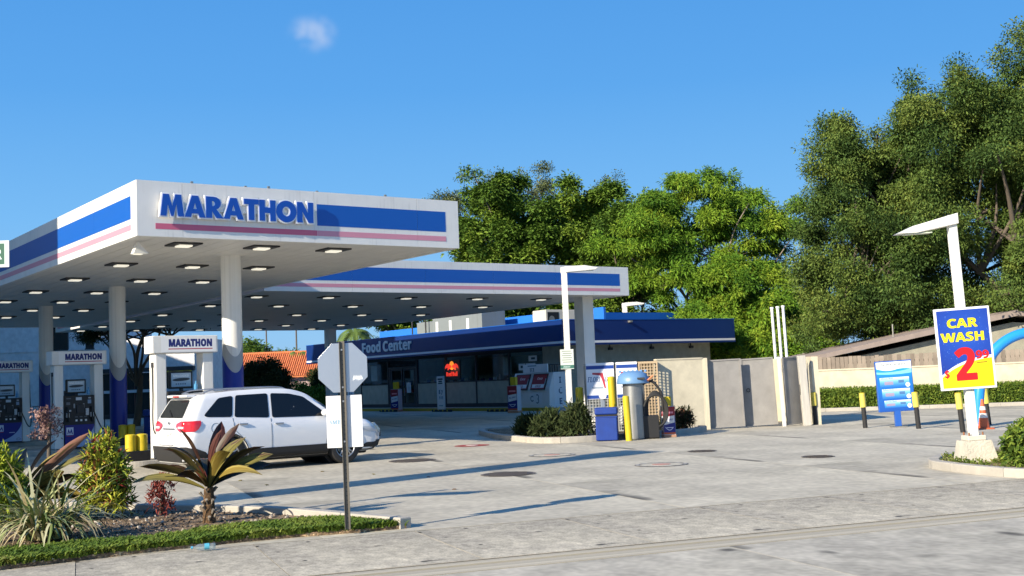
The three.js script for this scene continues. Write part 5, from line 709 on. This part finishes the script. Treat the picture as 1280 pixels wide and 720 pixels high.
// ------------------------------------------------------------------ bin enclosure with metal gates
{
  const w = thing('enclosure_wall', 'bright cream wall between gas cages and grey gates', 'wall', [0, 0, 0]); const a = V(4.09, 0, -33.95), b = V(5.44, 0, -34.3); const L = a.distanceTo(b), ang = Math.atan2(-(b.z - a.z), b.x - a.x);
  const wl = add('panel', bx(0, L, .0, 2.06, -.18, 0), MAT.cream, w); wl.position.copy(a); wl.rotation.y = ang; const cp = add('coping', bx(-.02, L + .02, 2.06, 2.10, -.2, .02), MAT.cream, w); cp.position.copy(a); cp.rotation.y = ang;
  const p2 = add('pier', rbx(5.42, 5.60, 0, 2.08, -34.6, -34.3, .01), MAT.cream, w); add('rear_wall', bx(4.2, 9.0, 0, 2.0, -38.2, -38.0), MAT.cream, w); add('side_wall', bx(8.72, 8.92, 0, 2.0, -38.0, -34.7), MAT.cream, w);
  const gm = M(lin(.33, .32, .305), .55, { map: grainTex });
  const gate = (name, label, x, z, turn, wd, tilt, hh = 1.98) => { const g = thing('enclosure_gate', label, 'gate', [x, .03, z], turn, 'grey metal enclosure gates'); g.rotation.order = 'YXZ'; g.rotation.z = tilt; add('sheet', bx(.03, wd - .03, .04, hh - .04, -.012, -.006), gm, g); add('frame', [bx(0, .04, 0, hh, -.025, .02), bx(wd - .04, wd, 0, hh, -.025, .02), bx(.04, wd - .04, hh - .04, hh, -.025, .02), bx(.04, wd - .04, 0, .04, -.025, .02)], gm, g); add('hinge', cyl(.022, .022, .12, -.01, .25, .0, 10), MAT.galv, g); add('hinge', cyl(.022, .022, .12, -.01, 1.55, .0, 10), MAT.galv, g); return g; };
  gate('', 'left closed grey gate beside the cream wall', 5.63, -34.5, rad(2), 1.02, .02);
  const g2 = gate('', 'middle grey gate standing ajar with a ring handle', 6.72, -34.85, rad(-4), .95, .03); add('ring_handle', new THREE.TorusGeometry(.05, .01, 8, 18).translate(.16, 1.05, .03), MAT.dark, g2);
  gate('', 'right gate swung open, half in shade', 7.86, -34.45, rad(36), .74, .035);
  const gp = thing('gate_post', 'pale steel post between the middle and right gates', 'post', [7.76, 0, -34.4], 0, 'gate posts'); gp.rotation.z = .03; add('post', rbx(-.05, .05, 0, 2.03, -.05, .05, .012), M(lin(.6, .6, .58), .5), gp); add('cap', rbx(-.06, .06, 2.03, 2.05, -.06, .06, .005), MAT.galv, gp);
  const gq = thing('gate_post', 'pale broad post closing the gates on the right', 'post', [8.45, 0, -34.5], 0, 'gate posts'); gq.rotation.z = .035; add('post', rbx(-.11, .11, 0, 2.04, -.09, .09, .012), M(lin(.6, .58, .52), .6, { map: grainTex }), gq); add('strike_plate', bx(-.115, -.11, .9, 1.2, -.05, .05), MAT.galv, gq);
}
[[8.56, -38.5, 3.64, 'leftmost'], [8.75, -38.5, 3.66, 'middle'], [8.93, -38.5, 3.68, 'rightmost']].forEach(([x, z, h, t]) => { const p = thing('vent_pipe', `slim white vent pipe above the gates, ${t} of three`, 'vent pipe', [x, 0, z], 0, 'white vent pipes'); p.rotation.z = .02; add('pipe', cyl(.045, .045, h, 0, 0, 0, 14), MAT.whiteGloss, p); add('cap', cyl(.06, .06, .06, 0, h, 0, 14), MAT.whiteGloss, p); });
[[8.75, -34.7, 'beside the gate post'], [9.37, -31.9, 'left of the blue menu board'], [10.33, -30.5, 'right of the blue menu board'], [10.6, -28.2, 'behind the car wash sign pole'], [12.35, -31.0, 'leaning against the blue arch foot']].forEach(([x, z, t], i) => bollard([x, 0, z], .93, .062, `black bollard with yellow top ${t}`, false, .025 + .012 * i, 'black and yellow bollards'));

// ------------------------------------------------------------------ car wash side
{
  const s = thing('menu_board', 'blue car wash menu board on a short post', 'sign', [10.17, 0, -31.6], rad(-4)); s.rotation.z = .03; const bl = M(lin(.02, .10, .42), .4);
  add('post', rbx(-.08, .08, .03, .45, -.06, .06, .01), bl, s); add('foot_plate', rbx(-.2, .2, 0, .03, -.16, .16, .005), MAT.galv, s); const p = add('panel', rbx(-.48, .48, .42, 1.78, -.06, .06, .02), bl, s);
  print(p, 'panel_print', .92, 1.30, 0, 1.10, .0625, (g, w, h) => { const gr = g.createLinearGradient(0, 0, 0, h); gr.addColorStop(0, '#35b4e6'); gr.addColorStop(.35, '#1573c8'); gr.addColorStop(1, '#1450a8'); g.fillStyle = gr; g.fillRect(0, 0, w, h); g.fillStyle = '#eef4f6'; g.beginPath(); g.moveTo(0, 0); g.lineTo(w, 0); g.lineTo(w, h * .16); g.quadraticCurveTo(w * .7, h * .12, w * .5, h * .17); g.quadraticCurveTo(w * .25, h * .2, 0, h * .13); g.fill(); g.fillStyle = '#1d2a36'; g.font = `bold ${h * .06}px sans-serif`; g.fillText('The Max Car Wash', w * .1, h * .075, w * .8); g.fillStyle = '#7fd0f0'; g.beginPath(); g.moveTo(0, h * .2); g.quadraticCurveTo(w * .4, h * .24, w, h * .16); g.lineTo(w, h * .24); g.quadraticCurveTo(w * .5, h * .28, 0, h * .24); g.fill(); for (let i = 0; i < 3; i++) { const y = h * (.32 + i * .235), hh = h * (i === 2 ? .15 : .2); const q = g.createLinearGradient(0, y, 0, y + hh); q.addColorStop(0, '#e6f2f8'); q.addColorStop(.4, '#6fb4e0'); q.addColorStop(1, '#1e68bc'); g.fillStyle = q; g.fillRect(w * (.07 + .04 * i), y, w * (.84 - .04 * i), hh); g.fillStyle = '#1c4a86'; g.font = `bold ${h * .035}px sans-serif`; g.fillText(['Ultimate Wash', 'Deluxe Wash', 'Express Wash'][i], w * (.1 + .04 * i), y + h * .03, w * .5); g.fillStyle = 'rgba(190,130,140,.6)'; g.fillRect(w * .2, y + hh * .4, w * .25, hh * .35); g.fillStyle = 'rgba(60,90,140,.7)'; g.fillRect(w * .6, y + hh * .3, w * .16, hh * .3); g.fillStyle = '#eaf2f8'; g.beginPath(); g.arc(w * .86, y + hh * .82, w * .065, 0, 7); g.fill(); g.fillStyle = '#2a5a96'; g.fillRect(w * .83, y + hh * .79, w * .06, h * .012); } }, 256);
}
{
  const c = thing('traffic_cone', 'faded orange traffic cone beside the blue arch', 'traffic cone', [11.5, 0, -29.2]); const o = M(lin(.62, .14, .05), .6, { map: grainTex }); add('base', rbx(-.19, .19, 0, .035, -.19, .19, .01), o, c); const b = add('cone', cyl(.14, .03, .70, 0, .035, 0, 22), o, c); for (const [y, r0, r1, h] of [[.28, .104, .088, .11], [.47, .076, .062, .09]]) add('reflective_band', cyl(r0, r1, h, 0, y, 0, 22), M(lin(.7, .66, .62), .5), b);
}
{
  const a = thing('car_wash_arch', 'bright blue tubular arch at the car wash entrance', 'arch', [0, 0, -30.2]); const pts = [V(11.78, 0, 0), V(11.82, .8, 0), V(11.98, 1.4, 0), V(12.3, 1.92, 0), V(12.75, 2.24, 0), V(13.3, 2.36, 0), V(13.9, 2.24, 0), V(14.4, 1.8, 0), V(14.7, 1.1, 0), V(14.8, 0, 0)];
  add('hoop', tube(pts, .135, 60, 16), M(lin(.02, .27, .75), .35), a); for (const x of [11.78, 14.8]) add('foot', cyl(.22, .2, .08, x, 0, 0, 20), M(lin(.02, .25, .7), .4), a); add('join_band', new THREE.TorusGeometry(.138, .02, 8, 24).rotateX(Math.PI / 2).rotateZ(-.35).translate(12.12, 1.68, 0), MAT.whiteGloss, a);
}
{
  const s = thing('car_wash_sign', 'yellow and blue car wash price sign on a leaning white lamp pole', 'sign', [7.36, 0, -19.1], rad(0)); s.rotation.z = .034; const m = P(lin(.80, .80, .77), .35, { map: paintTex });
  add('pole', rbx(-.065, .065, .46, 4.08, -.065, .065, .008), m, s);
  const h = add('lamp_head', prism([[.065, 4.09], [.065, 3.94], [-.62, 3.835], [-.92, 3.835], [-.66, 3.93]], .24, .012).translate(0, 0, -.13), m, s); add('lens', bx(-.80, -.36, 3.812, 3.828, -.09, .09).rotateZ(.0), M('#c9d2bd', .3), h);
  const blk = new THREE.CylinderGeometry(.29, .40, .42, 4, 1).rotateY(Math.PI / 4).translate(0, .21, 0); add('concrete_block', uvBox(blk), M(lin(.74, .70, .58), .8, { map: grainTex, bumpMap: fineBump, bumpScale: .02 }), s); add('pedestal', rbx(-.15, .15, .42, .50, -.15, .15, .015), M(lin(.74, .70, .6), .8, { map: grainTex }), s); for (let i = 0; i < 4; i++) add('rust_bolt', cyl(.014, .014, .05, -.11 + .22 * (i % 2), .5, -.11 + .22 * (i >> 1), 8), M(lin(.25, .1, .04), .8), s);
  const p = new THREE.Group(); p.name = 'price_panel'; s.add(p); p.position.set(-.03, 1.9, .075); p.rotation.z = -.0; p.rotation.y = rad(-6);
  add('frame', rbx(-.435, .435, -.66, .66, 0, .05, .008), M(lin(.78, .79, .80), .4), p);
  print(p, 'panel_print', .80, 1.25, 0, 0, .0515, (g, w, h) => { const r = rng(3); g.fillStyle = '#1642a8'; g.fillRect(0, 0, w, h); const q = g.createRadialGradient(w * .5, h * .3, 10, w * .5, h * .3, w * .8); q.addColorStop(0, '#1c50b8'); q.addColorStop(1, '#123694'); g.fillStyle = q; g.fillRect(0, 0, w, h); for (let i = 0; i < 150; i++) { g.fillStyle = `rgba(150,185,235,${.2 + .6 * r()})`; g.beginPath(); g.arc(r() * w, r() * h, 1 + 3 * r(), 0, 7); g.fill(); } g.fillStyle = '#e8ecf0'; g.beginPath(); g.moveTo(0, h * .83); g.quadraticCurveTo(w * .35, h * .63, w, h * .60); g.lineTo(w, h); g.lineTo(0, h); g.fill(); g.fillStyle = '#f2d508'; g.beginPath(); g.moveTo(0, h * .86); g.quadraticCurveTo(w * .35, h * .665, w, h * .635); g.lineTo(w, h); g.lineTo(0, h); g.fill();
    const T = (t, x, y, sz, wd, fill, st, lw) => { g.font = `bold ${sz}px sans-serif`; g.textAlign = 'center'; g.lineJoin = 'round'; const m2 = g.measureText(t).width; g.save(); g.translate(x, y); g.scale(wd / m2, 1); g.strokeStyle = st; g.lineWidth = lw; g.strokeText(t, 0, 0); g.fillStyle = fill; g.fillText(t, 0, 0); g.strokeStyle = fill; g.lineWidth = lw * .45; g.strokeText(t, 0, 0); g.restore(); };
    T('CAR', w * .48, h * .225, h * .155, w * .60, '#f4dc1c', '#0e2f7e', 12); T('WASH', w * .48, h * .405, h * .155, w * .86, '#f4dc1c', '#0e2f7e', 12);
    T('2', w * .48, h * .90, h * .56, w * .44, '#d8121c', '#a80d18', 18); T('99', w * .82, h * .64, h * .14, w * .26, '#d8121c', '#a80d18', 6); T('$', w * .10, h * .87, h * .14, w * .10, '#d8121c', '#8c0a12', 4); g.fillStyle = '#5a4a10'; g.fillRect(w * .70, h * .685, w * .2, h * .012); }, 512);
}
const rBed = [[6.72, -19.2], [6.75, -18.4], [7.2, -17.0], [8.2, -16.0], [11, -15.0], [18, -12.6], [20, -16], [13, -20.5], [9, -21.6], [7.4, -20.4]];
struct(add('corner_bed', slab(rBed, -.02, .09), soil, scene)); kerbLine('kerb', 'pale kerb curving round the car wash sign bed', [...rBed.slice(-3), ...rBed.slice(0, 6)], .17, .13, false);
{ const r = rng(58), it = []; while (it.length < 1500) { const x = 6.8 + 4.5 * r(), z = -20.6 + 5 * r(); if (inside(rBed, x, z) && distLine(rBed, x, z) > .1) it.push([x, .085, z, .5 + .5 * r(), r() * 6, (r() - .5), (r() - .5), r()]); } tag(scatter('ground_cover', scene, spraySmall, leafA, it, tone([[.05, .08, .015], [.12, .18, .025], [.24, .24, .08]])), 'low weeds round the foot of the car wash sign', 'ground cover'); }
bush('clipped_shrub', 'clipped bright green shrub right of the car wash sign base', [8.02, .08, -18.1], .62, .70, 1300, spraySmall, 1.2, HEDGE, 89); bush('small_red_plant', 'little reddish plant at the kerb under the clipped shrub', [7.62, .08, -17.3], .14, .14, 60, spraySmall, .9, tone([[.16, .05, .03], [.32, .12, .07]]), 90, undefined, 'plant');
// hedge and walls behind
{ const h = thing('hedge', 'long trimmed hedge along the cream boundary wall', 'hedge', [0, 0, 0]), r = rng(97), it = []; for (let i = 0; i < 4600; i++) { const t = r(), x = 9.9 + 9.2 * t, z = -45.6 + 2.2 * t, top = r() < .35; it.push([x, top ? .70 + .06 * r() : .06 + .66 * r(), z + (top ? (r() - .5) * .8 : .42 + (r() - .5) * .12), .9 + .6 * r(), r() * 6, r() - .5, r() - .5, r()]); } scatter('leaves', h, spraySmall, leafA, it, HEDGE); for (let i = 0; i < 14; i++) { const t = (i + .5) / 14; add('stem', bar(V(9.9 + 9.2 * t, 0, -45.6 + 2.2 * t), V(9.9 + 9.2 * t, .5, -45.6 + 2.2 * t), .03), bark, h); } }
kerbLine('kerb', 'low kerb in front of the trimmed hedge', [[9.2, -45.0], [14, -43.9], [20, -42.5], [26, -41]], .25, .13, false);
{
  const a = V(8.6, 0, -46.6), b = V(26, 0, -42.6), ang = Math.atan2(-(b.z - a.z), b.x - a.x), L = a.distanceTo(b);
  const w = thing('boundary_wall', 'cream rendered boundary wall behind the hedge', 'wall', a, ang); add('panel', bx(0, L, 0, 1.52, -.2, 0), MAT.cream, w); add('coping', bx(-.03, L + .03, 1.52, 1.58, -.23, .03), MAT.cream, w); add('vent_plate', bx(.15, .9, .75, 1.05, .001, .012), M(lin(.3, .32, .33), .7), w);
  const f = thing('board_fence', 'weathered vertical board fence above the boundary wall', 'fence', a, ang); const r = rng(98), fm = [.8, 1, 1.25].map((k) => M(lin(.30 * k, .25 * k, .20 * k), .9, { map: grainTex })); for (let x = 0; x < L - .15; x += .165) add('board', bx(x, x + .15, .2, 2.02 + .05 * r(), -.62 - .01 * r(), -.595), fm[Math.floor(r() * 3)], f); add('rail', bx(0, L, 1.75, 1.84, -.68, -.64), fm[0], f);
}
{ // neighbouring building with a long low roof
  const b = thing('neighbour_building', 'low building with a long pinkish sloping roof under the oaks', 'building', [0, 0, -53]); const rm = M(lin(.38, .31, .27), .85, { map: grainTex });
  add('wall', prism([[14.5, 0], [30, 0], [30, 2.6], [22.6, 3.35], [15, 2.0]], 6).translate(0, 0, -6.2), MAT.beige, b); for (let k = 0; k < 2; k++) { const p = k ? [[22.6, 3.62], [31, 2.85]] : [[13.6, 2.02], [22.6, 3.62]]; add('roof_slope', prism([p[0], p[1], [p[1][0], p[1][1] + .26], [p[0][0], p[0][1] + .2]], 7).translate(0, 0, -6.6), rm, b); } add('vent_stack', bar(V(17.4, 2.7, -1), V(17.4, 3.5, -1), .04), MAT.galv, b);
}
// ------------------------------------------------------------------ manholes and rings set in the forecourt
function cover(x, z, r, label, kind) {
  const m = thing(kind === 'dark' ? 'manhole_cover' : 'tank_cover', label, 'cover', [x, 0, z], 0, kind === 'dark' ? 'dark manhole covers' : 'painted tank covers'); const ir = M(lin(.10, .085, .075), .7, { metalness: .3, map: grainTex });
  if (kind === 'dark') { add('lid', cyl(r * .93, r * .93, .012, 0, .001, 0, 36), ir, m); add('ring', new THREE.RingGeometry(r * .94, r * 1.04, 40).rotateX(-Math.PI / 2).translate(0, .009, 0), M(lin(.16, .14, .12), .8), m); for (let i = 0; i < 5; i++) add('rib', bx(-r * .7, r * .7, .0135, .017, -r * .6 + i * r * .3, -r * .6 + i * r * .3 + .03), ir, m); }
  else { const c = kind === 'red' ? M(lin(.42, .06, .05), .7, { map: grainTex }) : M(lin(.66, .64, .58), .7, { map: grainTex }); add('painted_ring', new THREE.RingGeometry(r * .80, r, 44).rotateX(-Math.PI / 2).translate(0, .006, 0), kind === 'red' ? c : M(lin(.14, .13, .12), .8), m); add('lid', cyl(r * .79, r * .79, .006, 0, .001, 0, 36), kind === 'red' ? c : lotMats[2], m); add('hub', cyl(r * .35, r * .35, .004, 0, .0075, 0, 24), kind === 'red' ? M(lin(.6, .52, .48), .7) : M(lin(.42, .22, .18), .8), m); if (kind === 'white') { for (let i = 0; i < 12; i++) { const a = i / 12 * 6.283; add('white_dash', new THREE.RingGeometry(r * .83, r * .97, 6, 1, a, .3).rotateX(-Math.PI / 2).translate(0, .0105, 0), c, m); } } }
}
cover(-1.21, -30.9, .46, 'faded red tank cover near the planting island', 'red'); cover(.73, -25.9, .52, 'white ringed tank cover in the sun, nearer the car', 'white'); cover(2.64, -22.0, .5, 'white ringed tank cover nearer the car wash sign', 'white'); cover(-.2, -21.2, .48, 'dark manhole cover crossed by the long shadow', 'dark'); cover(-2.33, -25.9, .50, 'dark manhole cover in front of the car nose', 'dark'); cover(5.65, -22.4, .3, 'small dark cover towards the car wash sign', 'dark'); cover(3.9, -25.2, .3, 'small dark cover between ringed cover and island', 'dark');

// ------------------------------------------------------------------ buildings seen under the canopy
{
  const b = thing('white_building', 'tall white building in shade behind the pumps', 'building', [0, 0, -85]); const wm = M(lin(.84, .84, .84), .8, { map: grainTex });
  add('wall', bx(-52, -29.9, 0, 9.5, -12, 0), wm, b); add('cornice', bx(-52, -29.85, 5.0, 5.08, 0, .05), wm, b); add('parapet', bx(-52.1, -29.8, 9.5, 9.8, -12, .1), wm, b);
  const wd = add('window', bx(-33.35, -32.3, 5.1, 7.2, .001, .03), MAT.glassDark, b); add('frame', [bx(-33.4, -32.25, 5.02, 5.1, .001, .06), bx(-33.42, -33.35, 5.1, 7.2, .001, .06), bx(-32.3, -32.23, 5.1, 7.2, .001, .06)], MAT.dark, wd); const w2 = add('window', bx(-31.0, -30.4, 5.1, 7.2, .001, .03), MAT.glassDark, b); add('frame', bx(-31.05, -30.35, 5.02, 5.1, .001, .06), MAT.dark, w2);
  add('door', bx(-32.6, -31.7, 0, 2.1, .001, .04), MAT.dark, b); const rl = add('railing', [bx(-34.5, -32.7, 1.05, 1.1, 1.0, 1.05)], MAT.dark, b); for (let i = 0; i < 10; i++) add('baluster', bar(V(-34.4 + i * .18, 0, 1.02), V(-34.4 + i * .18, 1.05, 1.02), .015), MAT.dark, rl);
  const s = thing('shopfront_building', 'pale low shop with dark glazed front behind the forked tree', 'building', [0, 0, -83]); add('wall', bx(-29.6, -22.6, 3.5, 5.6, -10, 0), wm, s); add('side_wall', bx(-22.8, -22.6, 0, 3.5, -10, 0), wm, s); add('front_band', bx(-29.6, -22.6, 3.2, 3.5, -.2, .25), MAT.dark, s); add('rail_band', bx(-29.6, -22.8, 1.78, 1.98, .0, .08), M(lin(.5, .52, .54), .6), s);
  for (let i = 0; i < 5; i++) { const p = add('shop_window', bx(-29.5 + i * 1.34, -28.24 + i * 1.34, .3, 3.15, -.1, -.06), MAT.glassDark, s); add('frame', [bx(-29.56 + i * 1.34, -29.5 + i * 1.34, 0, 3.2, -.12, .02)], M(lin(.12, .05, .04), .7), p); } add('stall_riser', bx(-29.6, -22.8, 0, .3, -.15, .03), MAT.dark, s);
}
{
  const h = thing('tiled_house', 'low pink house with an orange tiled roof seen under the canopy', 'house', [0, 0, -112]); const pm = M(lin(.55, .42, .40), .85, { map: grainTex }), rt = [1, .9, 1.1].map((k) => M(lin(.62 * k, .20 * k, .07 * k), .8));
  add('wall', bx(-26.5, -18.3, 0, 2.85, -7, 0), pm, h); const wn = add('window', bx(-23.6, -22, .9, 2.1, .001, .03), MAT.glassDark, h); add('frame', bx(-23.7, -21.9, 2.1, 2.2, .001, .06), MAT.white, wn); const aw = add('awning', prism([[0, 0], [.9, -.5], [.9, -.46], [0, .05]], 2).rotateY(-Math.PI / 2).translate(-21.8, 2.3, .03), M(lin(.5, .52, .55), .6), h);
  const rf = add('roof', prism([[-.6, 2.75], [3.5, 5.1], [3.5, 5.0], [-.6, 2.65]], 9).rotateY(Math.PI / 2).translate(-27, 0, 0), rt[0], h); const r = rng(99); for (let i = 0; i < 44; i++) add('tile_row', bar(V(-26.95 + i * .204, 2.78, .62), V(-26.95 + i * .204, 5.12, -3.5), .075, .075, 6), rt[Math.floor(r() * 3)], rf); add('roof_ridge', bar(V(-27, 5.16, -3.5), V(-18, 5.16, -3.5), .12), rt[1], h); const rb = add('back_roof', prism([[3.5, 5.1], [7.6, 2.75], [7.6, 2.65], [3.5, 5.0]], 9).rotateY(Math.PI / 2).translate(-27, 0, 0), rt[1], h);
}
bush('garden_shrub', 'sunlit yellowish shrub before the tiled house, left', [-15.0, 0, -82], 1.1, 2.0, 420, sprayFine, .9, MAHOG, 101, 'garden shrubs'); bush('garden_shrub', 'sunlit yellowish shrub before the tiled house, right', [-13.4, 0, -80], 1.0, 1.7, 380, sprayFine, .9, MAHOG, 102, 'garden shrubs');
[[-25.0, -135, 11, 'right'], [-29.5, -140, 9.5, 'left']].forEach(([x, z, h, t]) => { const p = thing('utility_pole', `thin utility pole above the tiled house, ${t}`, 'utility pole', [x, 0, z], 0, 'far utility poles'); add('pole', bar(V(0, 0, 0), V(0, h, 0), .12, .08), bark, p); add('crossarm', bx(-.8, .8, h - .5, h - .4, -.05, .05), bark, p); });
tag(add('overhead_wire', tube([V(-29.5, 9.0, -140), V(-27.2, 8.6, -137.5), V(-25, 10.5, -135)], .03, 16, 5), MAT.black, scene), 'thin overhead wire between the two far utility poles', 'wire');
{ const s = thing('post_notice', 'narrow white notice on a post by the far left column', 'notice', W(5.6, 21.5), PHI); add('post', bar(V(0, 0, 0), V(0, 1.6, 0), .03), MAT.galv, s); add('plate', rbx(-.14, .14, .7, 1.5, .03, .05, .005), M(lin(.6, .64, .66), .5), s); print(s, 'plate_print', .24, .74, 0, 1.1, .0525, (g, w, h) => { g.fillStyle = '#c9d0d4'; g.fillRect(0, 0, w, h); g.fillStyle = '#222a33'; g.fillRect(w * .4, h * .2, w * .25, h * .6); }, 32); }

// ------------------------------------------------------------------ outside the frame: unseen buildings and a pylon added to throw shade
{
  const b = thing('shade_caster_building', 'unseen pale building added left of the forecourt to cast shade', 'building', W(-16, 3.5), PHI); add('wall', bx(-14, 0, 0, 15, -30, 0), MAT.cream, b); add('parapet', bx(-14.1, .1, 15, 15.3, -30.1, .1), MAT.white, b); for (let f = 0; f < 4; f++) for (let i = 0; i < 6; i++) add('window', bx(.001, .04, 1.6 + f * 3.5, 3.2 + f * 3.5, -4 - i * 4.6, -2.2 - i * 4.6), MAT.glassDark, b);  // added caster, its edge set to shade the canopy side and pumps
  const c = thing('shade_caster_block', 'unseen plain block added far left to shade shop and white building', 'building', W(2.5, 35), PHI); add('wall', bx(-14, 0, 0, 17.2, -11, 0), MAT.cream, c); add('parapet', bx(-14.1, .1, 17.2, 17.5, -11.1, .1), MAT.white, c); add('shade_caster_wing', bx(-14, -.3, 0, 13.2, -47, -11.2), MAT.cream, c);  // added block and wing, sized to shade the shop fascia and white building
  const p = thing('shade_caster_pylon', 'unseen tall slim pylon added at left to cast the long ground shadow', 'pylon', W(-9, -8.0), PHI); add('mast', rbx(-.35, .35, 0, 8.0, -.42, .42, .05), MAT.white, p); add('head', rbx(-.3, .3, 8.01, 8.6, -.6, .6, .05), MAT.blue, p);  // added caster for the long shadow band across the forecourt
}
renderer.render(scene, camera);
